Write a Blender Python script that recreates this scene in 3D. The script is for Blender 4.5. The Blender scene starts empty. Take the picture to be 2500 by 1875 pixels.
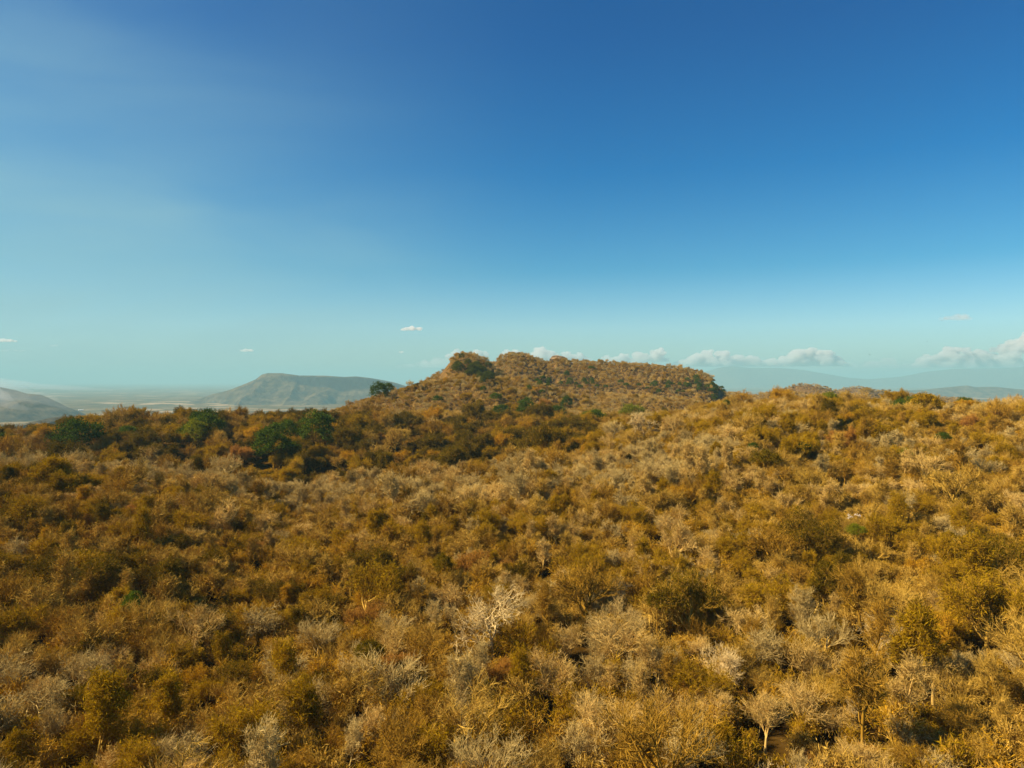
import bpy, math, random
import numpy as np
from mathutils import Vector, Matrix

random.seed(7)
RNG = np.random.default_rng(11)
scn = bpy.context.scene
COL = scn.collection
rad = math.radians

# ------------------------------------------------------------------ camera
F = 1785.0                      # focal length in photograph pixels (2500 wide, about 70 degrees)
HX, HY = 1250.0, 928.0          # picture centre column and horizon row
cam_d = bpy.data.cameras.new('camera')
cam_d.sensor_width = 36.0
cam_d.lens = 36.0 * F / 2500.0
cam_d.clip_start = 0.5
cam_d.clip_end = 250000.0
cam = bpy.data.objects.new('camera', cam_d)
COL.objects.link(cam)
cam.location = (0, 0, 0)
cam.rotation_euler = (rad(90) - math.atan((937.5 - HY) / F), 0, 0)
scn.camera = cam

# ------------------------------------------------------------------ light, sky, exposure
SUN_EL, SUN_AZ = 37.0, -99.0    # elevation; azimuth measured clockwise from the view direction (+Y)
sdir = Vector((math.sin(rad(SUN_AZ)) * math.cos(rad(SUN_EL)), math.cos(rad(SUN_AZ)) * math.cos(rad(SUN_EL)), math.sin(rad(SUN_EL))))
sun_d = bpy.data.lights.new('sun', 'SUN')
sun_d.energy = 5.0
sun_d.angle = rad(0.5)
sun_d.color = (1.0, 0.83, 0.60)
sun = bpy.data.objects.new('sun', sun_d)
COL.objects.link(sun)
sun.rotation_euler = sdir.to_track_quat('Z', 'Y').to_euler()
sun.location = (0, 0, 200)

vs = scn.view_settings
vs.view_transform = 'Standard'
vs.look = 'None'
vs.exposure = 0.95
vs.gamma = 1.0
vs.use_curve_mapping = False

cy = scn.cycles
cy.max_bounces = 6
cy.diffuse_bounces = 2
cy.glossy_bounces = 1
cy.transmission_bounces = 2
cy.volume_bounces = 3
cy.transparent_max_bounces = 8
cy.use_denoising = True
cy.sample_clamp_indirect = 4.0

def N(nt, typ, **kw):
    n = nt.nodes.new(typ)
    for k, v in kw.items():
        setattr(n, k, v)
    return n

def ramp(nt, stops, interp='LINEAR'):
    r = nt.nodes.new('ShaderNodeValToRGB')
    el = r.color_ramp.elements
    r.color_ramp.interpolation = interp
    while len(el) > 1:
        el.remove(el[-1])
    el[0].position = stops[0][0]
    el[0].color = (*stops[0][1], 1)
    for p, c in stops[1:]:
        e = el.new(p)
        e.color = (*c, 1)
    return r

def mixc(nt, blend='MIX'):
    m = nt.nodes.new('ShaderNodeMix')
    m.data_type = 'RGBA'
    m.blend_type = blend
    m.clamp_factor = True
    return m, m.inputs[0], m.inputs[6], m.inputs[7], m.outputs[2]

def math_n(nt, op, a=None, b=None):
    m = nt.nodes.new('ShaderNodeMath')
    m.operation = op
    for i, v in enumerate((a, b)):
        if v is None:
            continue
        if isinstance(v, (int, float)):
            m.inputs[i].default_value = v
        else:
            nt.links.new(v, m.inputs[i])
    return m.outputs[0]

SKY_STRENGTH = 0.059
SKY_TINT = [(0.0, (0.85, 1.02, 1.05)), (0.07, (0.80, 1.12, 1.22)), (0.146, (0.23, 0.80, 1.05)), (0.27, (0.0, 0.575, 1.0)), (0.42, (0.0, 0.45, 0.92)), (1.0, (0, 0.33, 0.75))]
VEIL = (2.85, 4.85, 5.3)

def build_world():
    w = bpy.data.worlds.new('World')
    scn.world = w
    w.use_nodes = True
    nt = w.node_tree
    nt.nodes.clear()
    L = nt.links.new
    out = N(nt, 'ShaderNodeOutputWorld')
    bg = N(nt, 'ShaderNodeBackground')
    bg.inputs['Strength'].default_value = SKY_STRENGTH
    sky = N(nt, 'ShaderNodeTexSky', sky_type='NISHITA')
    sky.sun_disc = False
    sky.sun_elevation = rad(SUN_EL)
    sky.sun_rotation = rad(SUN_AZ)
    sky.altitude = 300
    sky.air_density = 1.0
    sky.dust_density = 0.6
    sky.ozone_density = 2.0
    geo = N(nt, 'ShaderNodeNewGeometry')
    neg = N(nt, 'ShaderNodeVectorMath', operation='SCALE')
    neg.inputs['Scale'].default_value = -1.0
    L(geo.outputs['Incoming'], neg.inputs[0])
    sep = N(nt, 'ShaderNodeSeparateXYZ')
    L(neg.outputs[0], sep.inputs[0])
    # tint of the clean sky by height above the horizon
    tint = ramp(nt, SKY_TINT)
    L(sep.outputs['Z'], tint.inputs[0])
    m, f, a, b, o = mixc(nt, 'MULTIPLY')
    f.default_value = 1.0
    L(sky.outputs[0], a)
    L(tint.outputs[0], b)
    # thin pale veil of smoke and cirrus towards the sun's side
    dot = N(nt, 'ShaderNodeVectorMath', operation='DOT_PRODUCT')
    L(neg.outputs[0], dot.inputs[0])
    dot.inputs[1].default_value = (math.sin(rad(-80)), math.cos(rad(-80)), 0.06)
    mr = N(nt, 'ShaderNodeMapRange', interpolation_type='SMOOTHSTEP')
    mr.inputs['From Min'].default_value = 0.08
    mr.inputs['From Max'].default_value = 0.80
    L(dot.outputs['Value'], mr.inputs['Value'])
    mp = N(nt, 'ShaderNodeMapping')
    mp.inputs['Rotation'].default_value = (0, rad(14), rad(10))
    mp.inputs['Scale'].default_value = (1.2, 1.0, 5.5)
    L(neg.outputs[0], mp.inputs[0])
    nz = N(nt, 'ShaderNodeTexNoise')
    nz.inputs['Scale'].default_value = 1.5
    nz.inputs['Detail'].default_value = 5
    nz.inputs['Roughness'].default_value = 0.45
    nz.inputs['Distortion'].default_value = 0.7
    L(mp.outputs[0], nz.inputs['Vector'])
    nr = N(nt, 'ShaderNodeMapRange')
    nr.inputs['From Min'].default_value = 0.30
    nr.inputs['From Max'].default_value = 0.70
    nr.inputs['To Min'].default_value = 0.35
    nr.inputs['To Max'].default_value = 1.0
    L(nz.outputs[0], nr.inputs['Value'])
    up = N(nt, 'ShaderNodeMapRange', interpolation_type='SMOOTHSTEP')   # the veil thins with height
    up.inputs['From Min'].default_value = 0.08
    up.inputs['From Max'].default_value = 0.50
    up.inputs['To Min'].default_value = 1.0
    up.inputs['To Max'].default_value = 0.25
    L(sep.outputs['Z'], up.inputs['Value'])
    v = math_n(nt, 'MULTIPLY', mr.outputs[0], nr.outputs[0])
    v = math_n(nt, 'MULTIPLY', v, up.outputs[0])
    v = math_n(nt, 'MULTIPLY', v, 1.0)
    m2, f2, a2, b2, o2 = mixc(nt)
    L(v, f2)
    L(o, a2)
    b2.default_value = (*VEIL, 1)
    L(o2, bg.inputs['Color'])
    L(bg.outputs[0], out.inputs['Surface'])

build_world()

# ------------------------------------------------------------------ helpers
def hash2(ix, iy, seed):
    h = (ix.astype(np.int64) * 374761393 + iy.astype(np.int64) * 668265263 + seed * 1442695041) & 0x7fffffff
    h = ((h ^ (h >> 13)) * 1274126177) & 0x7fffffff
    return ((h ^ (h >> 16)) & 0xffff) / 65535.0

def vnoise(x, y, seed=0):
    ix, iy = np.floor(x), np.floor(y)
    fx, fy = x - ix, y - iy
    fx, fy = fx * fx * (3 - 2 * fx), fy * fy * (3 - 2 * fy)
    a, b = hash2(ix, iy, seed), hash2(ix + 1, iy, seed)
    c, d = hash2(ix, iy + 1, seed), hash2(ix + 1, iy + 1, seed)
    return (a + (b - a) * fx) * (1 - fy) + (c + (d - c) * fx) * fy - 0.5

def fbm(x, y, seed=0, octs=4, gain=0.5):
    s, a = 0.0, 1.0
    for k in range(octs):
        s = s + a * vnoise(x, y, seed + 17 * k)
        x, y, a = x * 2.03 + 3.1, y * 2.03 - 1.7, a * gain
    return s

def new_mesh(name, V, faces, mats=(), mat_idx=None, smooth=False):
    """faces: (n,3) or (n,4) integer array, or a list of such arrays."""
    me = bpy.data.meshes.new(name)
    V = np.asarray(V, dtype=np.float32)
    arrs = [np.asarray(f) for f in (faces if isinstance(faces, list) else [faces]) if len(f)]
    me.vertices.add(len(V))
    me.vertices.foreach_set('co', V.ravel())
    loops = np.concatenate([a.ravel() for a in arrs]).astype(np.int32)
    tot = np.concatenate([np.full(len(a), a.shape[1]) for a in arrs]).astype(np.int32)
    st = np.concatenate([[0], np.cumsum(tot)[:-1]]).astype(np.int32)
    me.loops.add(len(loops))
    me.loops.foreach_set('vertex_index', loops)
    me.polygons.add(len(tot))
    me.polygons.foreach_set('loop_start', st)
    me.polygons.foreach_set('loop_total', tot)
    for m in mats:
        me.materials.append(m)
    if mat_idx is not None:
        me.polygons.foreach_set('material_index', np.asarray(mat_idx, dtype=np.int32))
    me.polygons.foreach_set('use_smooth', np.full(len(tot), smooth))
    me.update(calc_edges=True)
    return me

def link(name, me, parent=None, label=None, cat=None, group=None, kind=None, loc=None):
    o = bpy.data.objects.new(name, me)
    COL.objects.link(o)
    if parent is not None:
        o.parent = parent
    if label: o['label'] = label
    if cat: o['category'] = cat
    if group: o['group'] = group
    if kind: o['kind'] = kind
    if loc is not None: o.location = loc
    return o

def grid_faces(nu, nv):
    i = np.arange(nu - 1)[:, None] * nv + np.arange(nv - 1)[None, :]
    i = i.ravel()
    return np.stack([i, i + nv, i + nv + 1, i + 1], 1)

# ------------------------------------------------------------------ materials
def mat_new(name):
    m = bpy.data.materials.new(name)
    m.use_nodes = True
    nt = m.node_tree
    nt.nodes.clear()
    return m, nt, N(nt, 'ShaderNodeOutputMaterial')

def mat_plant(name, c_lo, c_hi, island=0.35, trans=0.0, patch=0.0, patch_col=(0, 0, 0)):
    """plant tissue: colour between c_lo and c_hi by plant, then by twig or leaf"""
    m, nt, out = mat_new(name)
    L = nt.links.new
    oi = N(nt, 'ShaderNodeObjectInfo')
    ge = N(nt, 'ShaderNodeNewGeometry')
    a = math_n(nt, 'MULTIPLY', oi.outputs['Random'], 1.0 - island)
    b = math_n(nt, 'MULTIPLY', ge.outputs['Random Per Island'], island)
    r = ramp(nt, [(0.0, c_lo), (1.0, c_hi)])
    L(math_n(nt, 'ADD', a, b), r.inputs[0])
    d = N(nt, 'ShaderNodeBsdfDiffuse')
    L(r.outputs[0], d.inputs[0])
    sh = d.outputs[0]
    if trans > 0:
        t = N(nt, 'ShaderNodeBsdfTranslucent')
        L(r.outputs[0], t.inputs[0])
        mx = N(nt, 'ShaderNodeMixShader')
        mx.inputs[0].default_value = trans
        L(d.outputs[0], mx.inputs[1])
        L(t.outputs[0], mx.inputs[2])
        sh = mx.outputs[0]
    L(sh, out.inputs['Surface'])
    return m

M = {}
M['bark_white'] = mat_plant('white_bark', (0.44, 0.31, 0.11), (0.74, 0.54, 0.23), 0.6)
M['bark_pale'] = mat_plant('pale_bark', (0.30, 0.18, 0.025), (0.78, 0.52, 0.16), 0.7)
M['bark_beige'] = mat_plant('beige_bark', (0.29, 0.20, 0.060), (0.68, 0.49, 0.17), 0.65)
M['bark_tan'] = mat_plant('tan_bark', (0.20, 0.115, 0.008), (0.68, 0.42, 0.075), 0.75)
M['bark_brown'] = mat_plant('brown_bark', (0.14, 0.075, 0.006), (0.54, 0.30, 0.035), 0.75)
M['leaf_olive'] = mat_plant('dry_olive_leaves', (0.24, 0.145, 0.004), (0.56, 0.34, 0.010), 0.65, 0.3)
M['leaf_dark'] = mat_plant('dark_olive_leaves', (0.07, 0.050, 0.003), (0.22, 0.145, 0.006), 0.6, 0.25)
M['leaf_ochre'] = mat_plant('ochre_leaves', (0.42, 0.22, 0.008), (0.68, 0.38, 0.02), 0.6, 0.3)
M['leaf_rust'] = mat_plant('rust_leaves', (0.38, 0.17, 0.022), (0.58, 0.29, 0.06), 0.6, 0.3)
M['leaf_green'] = mat_plant('dark_green_leaves', (0.040, 0.068, 0.006), (0.115, 0.155, 0.010), 0.5, 0.2)
M['leaf_mid'] = mat_plant('mid_green_leaves', (0.055, 0.070, 0.008), (0.14, 0.135, 0.012), 0.5, 0.2)
M['leaf_lime'] = mat_plant('bright_green_leaves', (0.16, 0.17, 0.008), (0.27, 0.26, 0.014), 0.5, 0.3)
M['petal'] = mat_plant('white_petals', (0.75, 0.68, 0.55), (0.85, 0.8, 0.7), 0.6)

def mat_ground():
    m, nt, out = mat_new('ground_litter_and_plain')
    L = nt.links.new
    ge = N(nt, 'ShaderNodeNewGeometry')
    sep = N(nt, 'ShaderNodeSeparateXYZ')
    L(ge.outputs['Position'], sep.inputs[0])
    # leaf litter between the trees
    n1 = N(nt, 'ShaderNodeTexNoise')
    n1.inputs['Scale'].default_value = 0.7
    n1.inputs['Detail'].default_value = 8
    L(ge.outputs['Position'], n1.inputs['Vector'])
    r1 = ramp(nt, [(0.3, (0.030, 0.016, 0.003)), (0.7, (0.10, 0.055, 0.010))])
    L(n1.outputs[0], r1.inputs[0])
    # plain: scrub, woods and pale dry fields
    mp = N(nt, 'ShaderNodeMapping')
    mp.inputs['Scale'].default_value = (0.0011, 0.0011, 0.0)
    L(ge.outputs['Position'], mp.inputs[0])
    n2 = N(nt, 'ShaderNodeTexNoise')
    n2.inputs['Scale'].default_value = 3.0
    n2.inputs['Detail'].default_value = 9
    n2.inputs['Roughness'].default_value = 0.65
    L(mp.outputs[0], n2.inputs['Vector'])
    r2 = ramp(nt, [(0.32, (0.035, 0.032, 0.010)), (0.5, (0.12, 0.085, 0.03)), (0.62, (0.20, 0.13, 0.05)), (0.8, (0.30, 0.20, 0.09))])
    L(n2.outputs[0], r2.inputs[0])
    vo = N(nt, 'ShaderNodeTexVoronoi', distance='CHEBYCHEV')
    vo.inputs['Scale'].default_value = 5.0
    vo.inputs['Randomness'].default_value = 0.85
    L(mp.outputs[0], vo.inputs['Vector'])
    sc = N(nt, 'ShaderNodeSeparateColor')
    L(vo.outputs['Color'], sc.inputs[0])
    fld = N(nt, 'ShaderNodeMapRange')
    fld.inputs['From Min'].default_value = 0.80
    fld.inputs['From Max'].default_value = 0.84
    L(sc.outputs[0], fld.inputs['Value'])
    n3 = N(nt, 'ShaderNodeTexNoise')
    n3.inputs['Scale'].default_value = 0.5
    n3.inputs['Detail'].default_value = 2
    L(mp.outputs[0], n3.inputs['Vector'])
    zone = N(nt, 'ShaderNodeMapRange')
    zone.inputs['From Min'].default_value = 0.46
    zone.inputs['From Max'].default_value = 0.56
    L(n3.outputs[0], zone.inputs['Value'])
    ff = math_n(nt, 'MULTIPLY', fld.outputs[0], zone.outputs[0])
    m3, f3, a3, b3, o3 = mixc(nt)
    L(ff, f3)
    L(r2.outputs[0], a3)
    b3.default_value = (0.40, 0.28, 0.15, 1)
    hz = N(nt, 'ShaderNodeMapRange')
    hz.inputs['From Min'].default_value = -60
    hz.inputs['From Max'].default_value = -110
    L(sep.outputs['Z'], hz.inputs['Value'])
    m4, f4, a4, b4, o4 = mixc(nt)
    L(hz.outputs[0], f4)
    L(r1.outputs[0], a4)
    L(o3, b4)
    d = N(nt, 'ShaderNodeBsdfDiffuse')
    L(o4, d.inputs[0])
    L(d.outputs[0], out.inputs['Surface'])
    return m

def mat_hill(name, scrub_lo, scrub_hi, rock, scale, steep=(0.45, 0.7), bump=0.0):
    """dry scrub on the flatter ground, bare rock where the face is steep"""
    m, nt, out = mat_new(name)
    L = nt.links.new
    ge = N(nt, 'ShaderNodeNewGeometry')
    n1 = N(nt, 'ShaderNodeTexNoise')
    n1.inputs['Scale'].default_value = scale
    n1.inputs['Detail'].default_value = 10
    n1.inputs['Roughness'].default_value = 0.7
    L(ge.outputs['Position'], n1.inputs['Vector'])
    r1 = ramp(nt, [(0.38, scrub_lo), (0.62, scrub_hi)])
    L(n1.outputs[0], r1.inputs[0])
    sep = N(nt, 'ShaderNodeSeparateXYZ')
    L(ge.outputs['Normal'], sep.inputs[0])
    st = N(nt, 'ShaderNodeMapRange')
    st.inputs['From Min'].default_value = steep[1]
    st.inputs['From Max'].default_value = steep[0]
    L(sep.outputs['Z'], st.inputs['Value'])
    n2 = N(nt, 'ShaderNodeTexNoise')
    mp = N(nt, 'ShaderNodeMapping')
    mp.inputs['Scale'].default_value = (scale * 2, scale * 2, scale * 0.6)
    L(ge.outputs['Position'], mp.inputs[0])
    L(mp.outputs[0], n2.inputs['Vector'])
    n2.inputs['Scale'].default_value = 1.0
    n2.inputs['Detail'].default_value = 8
    r2 = ramp(nt, [(0.3, tuple(c * 0.55 for c in rock)), (0.7, rock)])
    L(n2.outputs[0], r2.inputs[0])
    m1, f, a, b, o = mixc(nt)
    L(st.outputs[0], f)
    L(r1.outputs[0], a)
    L(r2.outputs[0], b)
    d = N(nt, 'ShaderNodeBsdfDiffuse')
    L(o, d.inputs[0])
    if bump > 0:
        bp = N(nt, 'ShaderNodeBump')
        bp.inputs['Distance'].default_value = bump
        bp.inputs['Strength'].default_value = 1.0
        L(n1.outputs[0], bp.inputs['Height'])
        L(bp.outputs[0], d.inputs['Normal'])
    L(d.outputs[0], out.inputs['Surface'])
    return m

def mat_volume(name, color, density, aniso=0.0):
    m, nt, out = mat_new(name)
    v = N(nt, 'ShaderNodeVolumePrincipled')
    v.inputs['Color'].default_value = (*color, 1)
    v.inputs['Density'].default_value = density
    v.inputs['Anisotropy'].default_value = aniso
    v.inputs['Density Attribute'].default_value = ''
    nt.links.new(v.outputs[0], out.inputs['Volume'])
    return m

# ------------------------------------------------------------------ terrain heights
# canopy-top height (metres, camera = 0) along columns of sight: column -> [(depth, height), ...]
CANOPY = 5.7                     # mean canopy thickness over the ground
COLS = {
    -500: [(20, -25), (45, -24.5), (70, -24.5), (100, -21.5), (130, -17), (150, -13.5), (175, -15), (210, -22), (240, -24), (270, -22), (300, -22.5), (340, -25), (400, -38), (520, -80), (800, -135), (1500, -200)],
    0: [(20, -25), (45, -24.3), (70, -24.5), (100, -22.3), (130, -18), (152, -14.6), (175, -16.5), (210, -24), (240, -26), (270, -22.5), (300, -22.8), (340, -25), (400, -36), (520, -76), (800, -132), (1500, -200)],
    300: [(20, -25), (45, -24.3), (70, -25), (100, -23.5), (130, -19.3), (158, -16.2), (185, -19), (215, -27), (245, -28), (280, -19.5), (315, -16.6), (360, -19), (420, -33), (540, -80), (850, -135), (1500, -200)],
    550: [(20, -25), (45, -24.3), (70, -25), (100, -24.4), (130, -22.4), (170, -20.6), (200, -24), (225, -30.5), (260, -25), (300, -17), (330, -15.6), (370, -18), (440, -32), (560, -80), (900, -140), (1500, -200)],
    720: [(20, -25), (45, -24.3), (70, -25), (100, -24.6), (130, -24.5), (160, -25), (190, -25.8), (205, -29.5), (225, -32), (260, -25), (300, -18), (340, -15), (380, -16.5), (450, -30), (600, -75), (900, -130), (1500, -200)],
    900: [(20, -25), (45, -24.3), (70, -24.6), (100, -24.2), (130, -23), (165, -22), (195, -23), (215, -28), (235, -30.5), (270, -24.5), (310, -20), (360, -16.4), (420, -18), (500, -22), (620, -50), (1000, -120), (1700, -200)],
    1100: [(20, -25), (45, -24.3), (70, -24.4), (100, -23.8), (130, -22.5), (165, -21), (200, -22), (225, -26.5), (245, -29), (280, -24.5), (320, -21.5), (380, -17.8), (450, -17), (520, -16), (650, -25), (1000, -90), (1900, -200)],
    1300: [(20, -25), (45, -24.2), (70, -23.8), (100, -23), (130, -21.5), (170, -19.8), (200, -20), (230, -22.3), (255, -25), (290, -23.5), (340, -20), (400, -17.3), (460, -17), (550, -17), (700, -30), (1000, -85), (1900, -200)],
    1480: [(20, -25), (45, -24.2), (70, -23.6), (100, -22.5), (130, -20.5), (170, -18.5), (210, -17.6), (250, -17.4), (300, -16.8), (350, -18), (400, -18), (460, -17), (550, -20), (650, -30), (1000, -80), (1900, -200)],
    1650: [(20, -25), (45, -24.2), (70, -23.2), (100, -22), (130, -19.5), (170, -15.5), (210, -13), (260, -11.7), (300, -11.7), (340, -14), (400, -19), (480, -25), (600, -32), (1000, -75), (2000, -200)],
    1800: [(20, -25), (45, -24), (70, -23), (100, -22), (130, -18.5), (170, -13), (210, -9.7), (250, -8), (295, -7.2), (330, -9), (400, -18), (500, -30), (700, -55), (1000, -80), (2000, -200)],
    2000: [(20, -25), (45, -24), (70, -23), (100, -22), (130, -18), (160, -14.5), (200, -10), (240, -6.9), (285, -5.6), (320, -7), (380, -14), (500, -35), (700, -65), (1000, -90), (2000, -200)],
    2250: [(20, -25), (45, -24), (70, -22.7), (100, -21), (130, -17.5), (160, -13.5), (200, -9), (240, -6.4), (270, -6.2), (300, -8), (360, -16), (500, -40), (700, -75), (1000, -105), (2000, -200)],
    2500: [(20, -25), (45, -24), (70, -22.5), (100, -20), (130, -16.5), (160, -12.5), (200, -8.6), (240, -6.9), (270, -7.6), (310, -13), (400, -28), (500, -45), (700, -85), (1100, -130), (2000, -200)],
    3000: [(20, -25), (45, -23.5), (70, -21.5), (100, -18), (130, -14), (160, -10), (200, -7), (240, -7), (270, -9), (310, -15), (400, -30), (500, -50), (700, -90), (1100, -130), (2000, -200)],
}
GU = np.linspace(-1.25, 1.25, 251)
GY = np.exp(np.linspace(math.log(4), math.log(2200), 320))

def build_grid():
    keys = sorted(COLS)
    us = np.array([(k - HX) / F for k in keys])
    prof = np.array([np.interp(np.log(GY), np.log([p[0] for p in COLS[k]]), [p[1] for p in COLS[k]]) for k in keys])
    g = np.array([np.interp(GU, us, prof[:, j]) for j in range(len(GY))]).T
    k = np.array([1, 4, 6, 4, 1]) / 16.0
    for _ in range(2):
        for ax in (0, 1):
            p = np.pad(g, [(2, 2) if a == ax else (0, 0) for a in (0, 1)], mode='edge')
            g = sum(k[i] * np.take(p, range(i, i + g.shape[ax]), axis=ax) for i in range(5))
    return g
GRID = build_grid()

def lookup(u, Y):
    fu = np.clip((u - GU[0]) / (GU[1] - GU[0]), 0, len(GU) - 1.001)
    fy = np.clip((np.log(np.maximum(Y, 4.01)) - math.log(4)) / (math.log(2200) - math.log(4)) * (len(GY) - 1), 0, len(GY) - 1.001)
    i, j = fu.astype(int), fy.astype(int)
    a, b = fu - i, fy - j
    return (GRID[i, j] * (1 - a) + GRID[i + 1, j] * a) * (1 - b) + (GRID[i, j + 1] * (1 - a) + GRID[i + 1, j + 1] * a) * b

def land(x, y):
    """canopy height of the continuous land, any direction"""
    x, y = np.asarray(x, float), np.asarray(y, float)
    th = np.arctan2(x, y)
    r = np.hypot(x, y)
    lim = rad(50)
    tc = np.clip(th, -lim, lim)
    z = lookup(np.tan(tc), r * np.cos(tc))
    w = np.clip((np.abs(th) - lim) / (rad(180) - lim), 0, 1) * 0.5
    w = w * w * (3 - 2 * w) * 2 * 0.5
    zo = lookup(np.tan(-np.sign(th) * lim) + 0 * r, r * math.cos(lim))
    z = z * (1 - w) + zo * w
    amp = np.clip((r - 15) / 60, 0, 1) * np.clip((2500 - r) / 1500, 0.0, 1)
    return z + amp * (1.6 * fbm(x / 34, y / 34, 3, 3) + 1.8 * vnoise(x / 90, y / 90, 9))

HILLS = []                       # (function(x, y) -> canopy height, bounds)

def profile_hill(pts, Yc, front, back, soft=8.0, rough=2.5, wave=60.0, seed=1):
    """a ridge whose crest line runs across the view at depth Yc, with its real fall to the front and back"""
    us = np.array([(p[0] - HX) / F for p in pts])
    ys = np.array([p[1] for p in pts], float)
    def h(x, y):
        yc = Yc(x) if callable(Yc) else Yc
        u = x / np.maximum(yc, 1.0)
        zc = np.interp(u, us, (HY - ys)) / F * yc
        edge = np.maximum(np.maximum(us[0] - u, u - us[-1]), 0) * yc
        d = y - yc
        s = np.where(d < 0, front, back)
        z = zc - (np.sqrt((d * s) ** 2 + soft ** 2) - soft) - edge * 0.6
        damp = np.clip(np.abs(d) / (0.06 * yc), 0.12, 1)
        return z + rough * damp * fbm(x / wave, y / wave, seed, 4)
    return h

def land_all(x, y):
    z = land(x, y)
    for h, (x0, x1, y0, y1), _ in HILLS:
        m = (x > x0) & (x < x1) & (y > y0) & (y < y1)
        if np.any(m):
            z = np.where(m, np.maximum(z, np.where(m, h(x, y), -1e9)), z)
    return z

# ------------------------------------------------------------------ ground: one sheet out to the horizon
def build_ground():
    th = np.concatenate([np.arange(-180, -56, 4.0), np.arange(-56, 56, 0.25), np.arange(56, 180.1, 4.0)])
    r = np.concatenate([[0.5], np.exp(np.linspace(math.log(6), math.log(2500), 230)), np.exp(np.linspace(math.log(2700), math.log(60000), 60))])
    T, R = np.meshgrid(np.radians(th), r, indexing='ij')
    X, Y = R * np.sin(T), R * np.cos(T)
    Z = land(X, Y) - CANOPY
    far = np.clip((R - 2600) / 3000, 0, 1)
    Z = np.maximum(Z, -206.5) + far * 10 * fbm(X / 2500, Y / 2500, 5, 3)
    V = np.stack([X, Y, Z], -1).reshape(-1, 3)
    me = new_mesh('ground', V, grid_faces(len(th), len(r))[:, ::-1], [mat_ground()], smooth=True)
    link('ground', me, kind='structure')
build_ground()

def surface_patch(name, h, x0, x1, y0, y1, nx, ny, mat, base=None, sub=CANOPY, smooth=True):
    xs, ys = np.linspace(x0, x1, nx), np.linspace(y0, y1, ny)
    X, Y = np.meshgrid(xs, ys, indexing='ij')
    Z = h(X, Y) - sub
    floor = (land(X, Y) - CANOPY - 12) if base is None else base
    Z = np.maximum(Z, floor)
    V = np.stack([X, Y, Z], -1).reshape(-1, 3)
    me = new_mesh(name, V, grid_faces(nx, ny), [mat], smooth=smooth)
    return link(name, me, kind='structure')

# --- the near wooded hill: lower shoulder, cone, plateau with a cliff at its right end, bench in front
c1 = profile_hill([(700, 1040), (760, 1012), (820, 990), (900, 962), (1000, 935), (1100, 915), (1200, 908), (1300, 922), (1400, 952), (1500, 985), (1560, 1008), (1650, 1050)], 560, 0.30, 0.30, 10, 5, 60, 21)
c2 = profile_hill([(880, 1000), (960, 952), (1020, 930), (1058, 908), (1080, 893), (1096, 873), (1110, 857), (1134, 851), (1160, 856), (1186, 868), (1208, 888), (1260, 925), (1300, 945), (1400, 1000)], 650, 0.36, 0.4, 9, 4, 40, 22)
_c3 = profile_hill([(1050, 960), (1120, 915), (1185, 890), (1206, 877), (1222, 863), (1245, 854), (1270, 855), (1295, 862), (1335, 876), (1348, 876), (1353, 869), (1372, 869), (1390, 873), (1480, 875), (1600, 883), (1660, 889), (1712, 898), (1730, 912), (1745, 931), (1762, 950), (1785, 965), (1815, 980), (1850, 1010)], lambda x: 800 + np.maximum(x - 215, 0) * 2.3, 0.40, 0.45, 9, 5, 55, 23)
def c3(x, y):
    z = _c3(x, y)
    d = (x - 172) * 0.918 - (y - 705) * 0.398 + 8 * fbm(x / 30, y / 30, 31, 3)
    return np.minimum(z, 25 + np.maximum(-d, 0) * 0.3 - np.maximum(d, 0) * 1.9)
c4 = profile_hill([(1250, 1010), (1320, 985), (1400, 965), (1500, 956), (1600, 960), (1700, 969), (1760, 980), (1810, 1000), (1860, 1030)], 610, 0.22, 0.3, 10, 4, 45, 24)
def hill_main(x, y):
    return np.maximum(np.maximum(c1(x, y), c2(x, y)), np.maximum(c3(x, y), c4(x, y)))
MH = mat_hill('dry_hill_soil_and_rock', (0.07, 0.04, 0.012), (0.20, 0.115, 0.035), (0.15, 0.12, 0.075), 0.09, (0.42, 0.62))
HB = (-230, 390, 400, 1150)
HILLS.append((hill_main, HB, 'wooded hill'))
surface_patch('wooded_hill', hill_main, *HB[:2], *HB[2:], 290, 280, MH)

# --- low wooded rises behind the right-hand hillside
def low1(x, y): return profile_hill([(1690, 985), (1740, 968), (1790, 951), (1830, 962), (1860, 957), (1880, 951), (1920, 949), (1960, 955), (1990, 970), (2040, 1000)], 1080, 0.2, 0.3, 8, 6, 60, 41)(x, y)
def low2(x, y): return profile_hill([(1870, 985), (1905, 968), (1925, 945), (1945, 934), (1975, 933), (2010, 940), (2045, 951), (2080, 957), (2150, 962), (2250, 966), (2320, 972), (2420, 985)], 1500, 0.3, 0.3, 12, 6, 70, 42)(x, y)
def low3(x, y): return profile_hill([(2030, 960), (2060, 947), (2085, 941), (2110, 943), (2135, 950), (2200, 955), (2290, 965), (2360, 968), (2420, 985)], 2100, 0.3, 0.3, 15, 7, 90, 43)(x, y)
for nm, fn, b in (('low_ridge', low1, (240, 520, 900, 1250)), ('rounded_hill', low2, (480, 1010, 1300, 1750)), ('far_hill', low3, (850, 1420, 1850, 2400))):
    HILLS.append((fn, b, nm))
    surface_patch(nm, fn, *b[:2], *b[2:], 120, 80, MH, base=-215)

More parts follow.
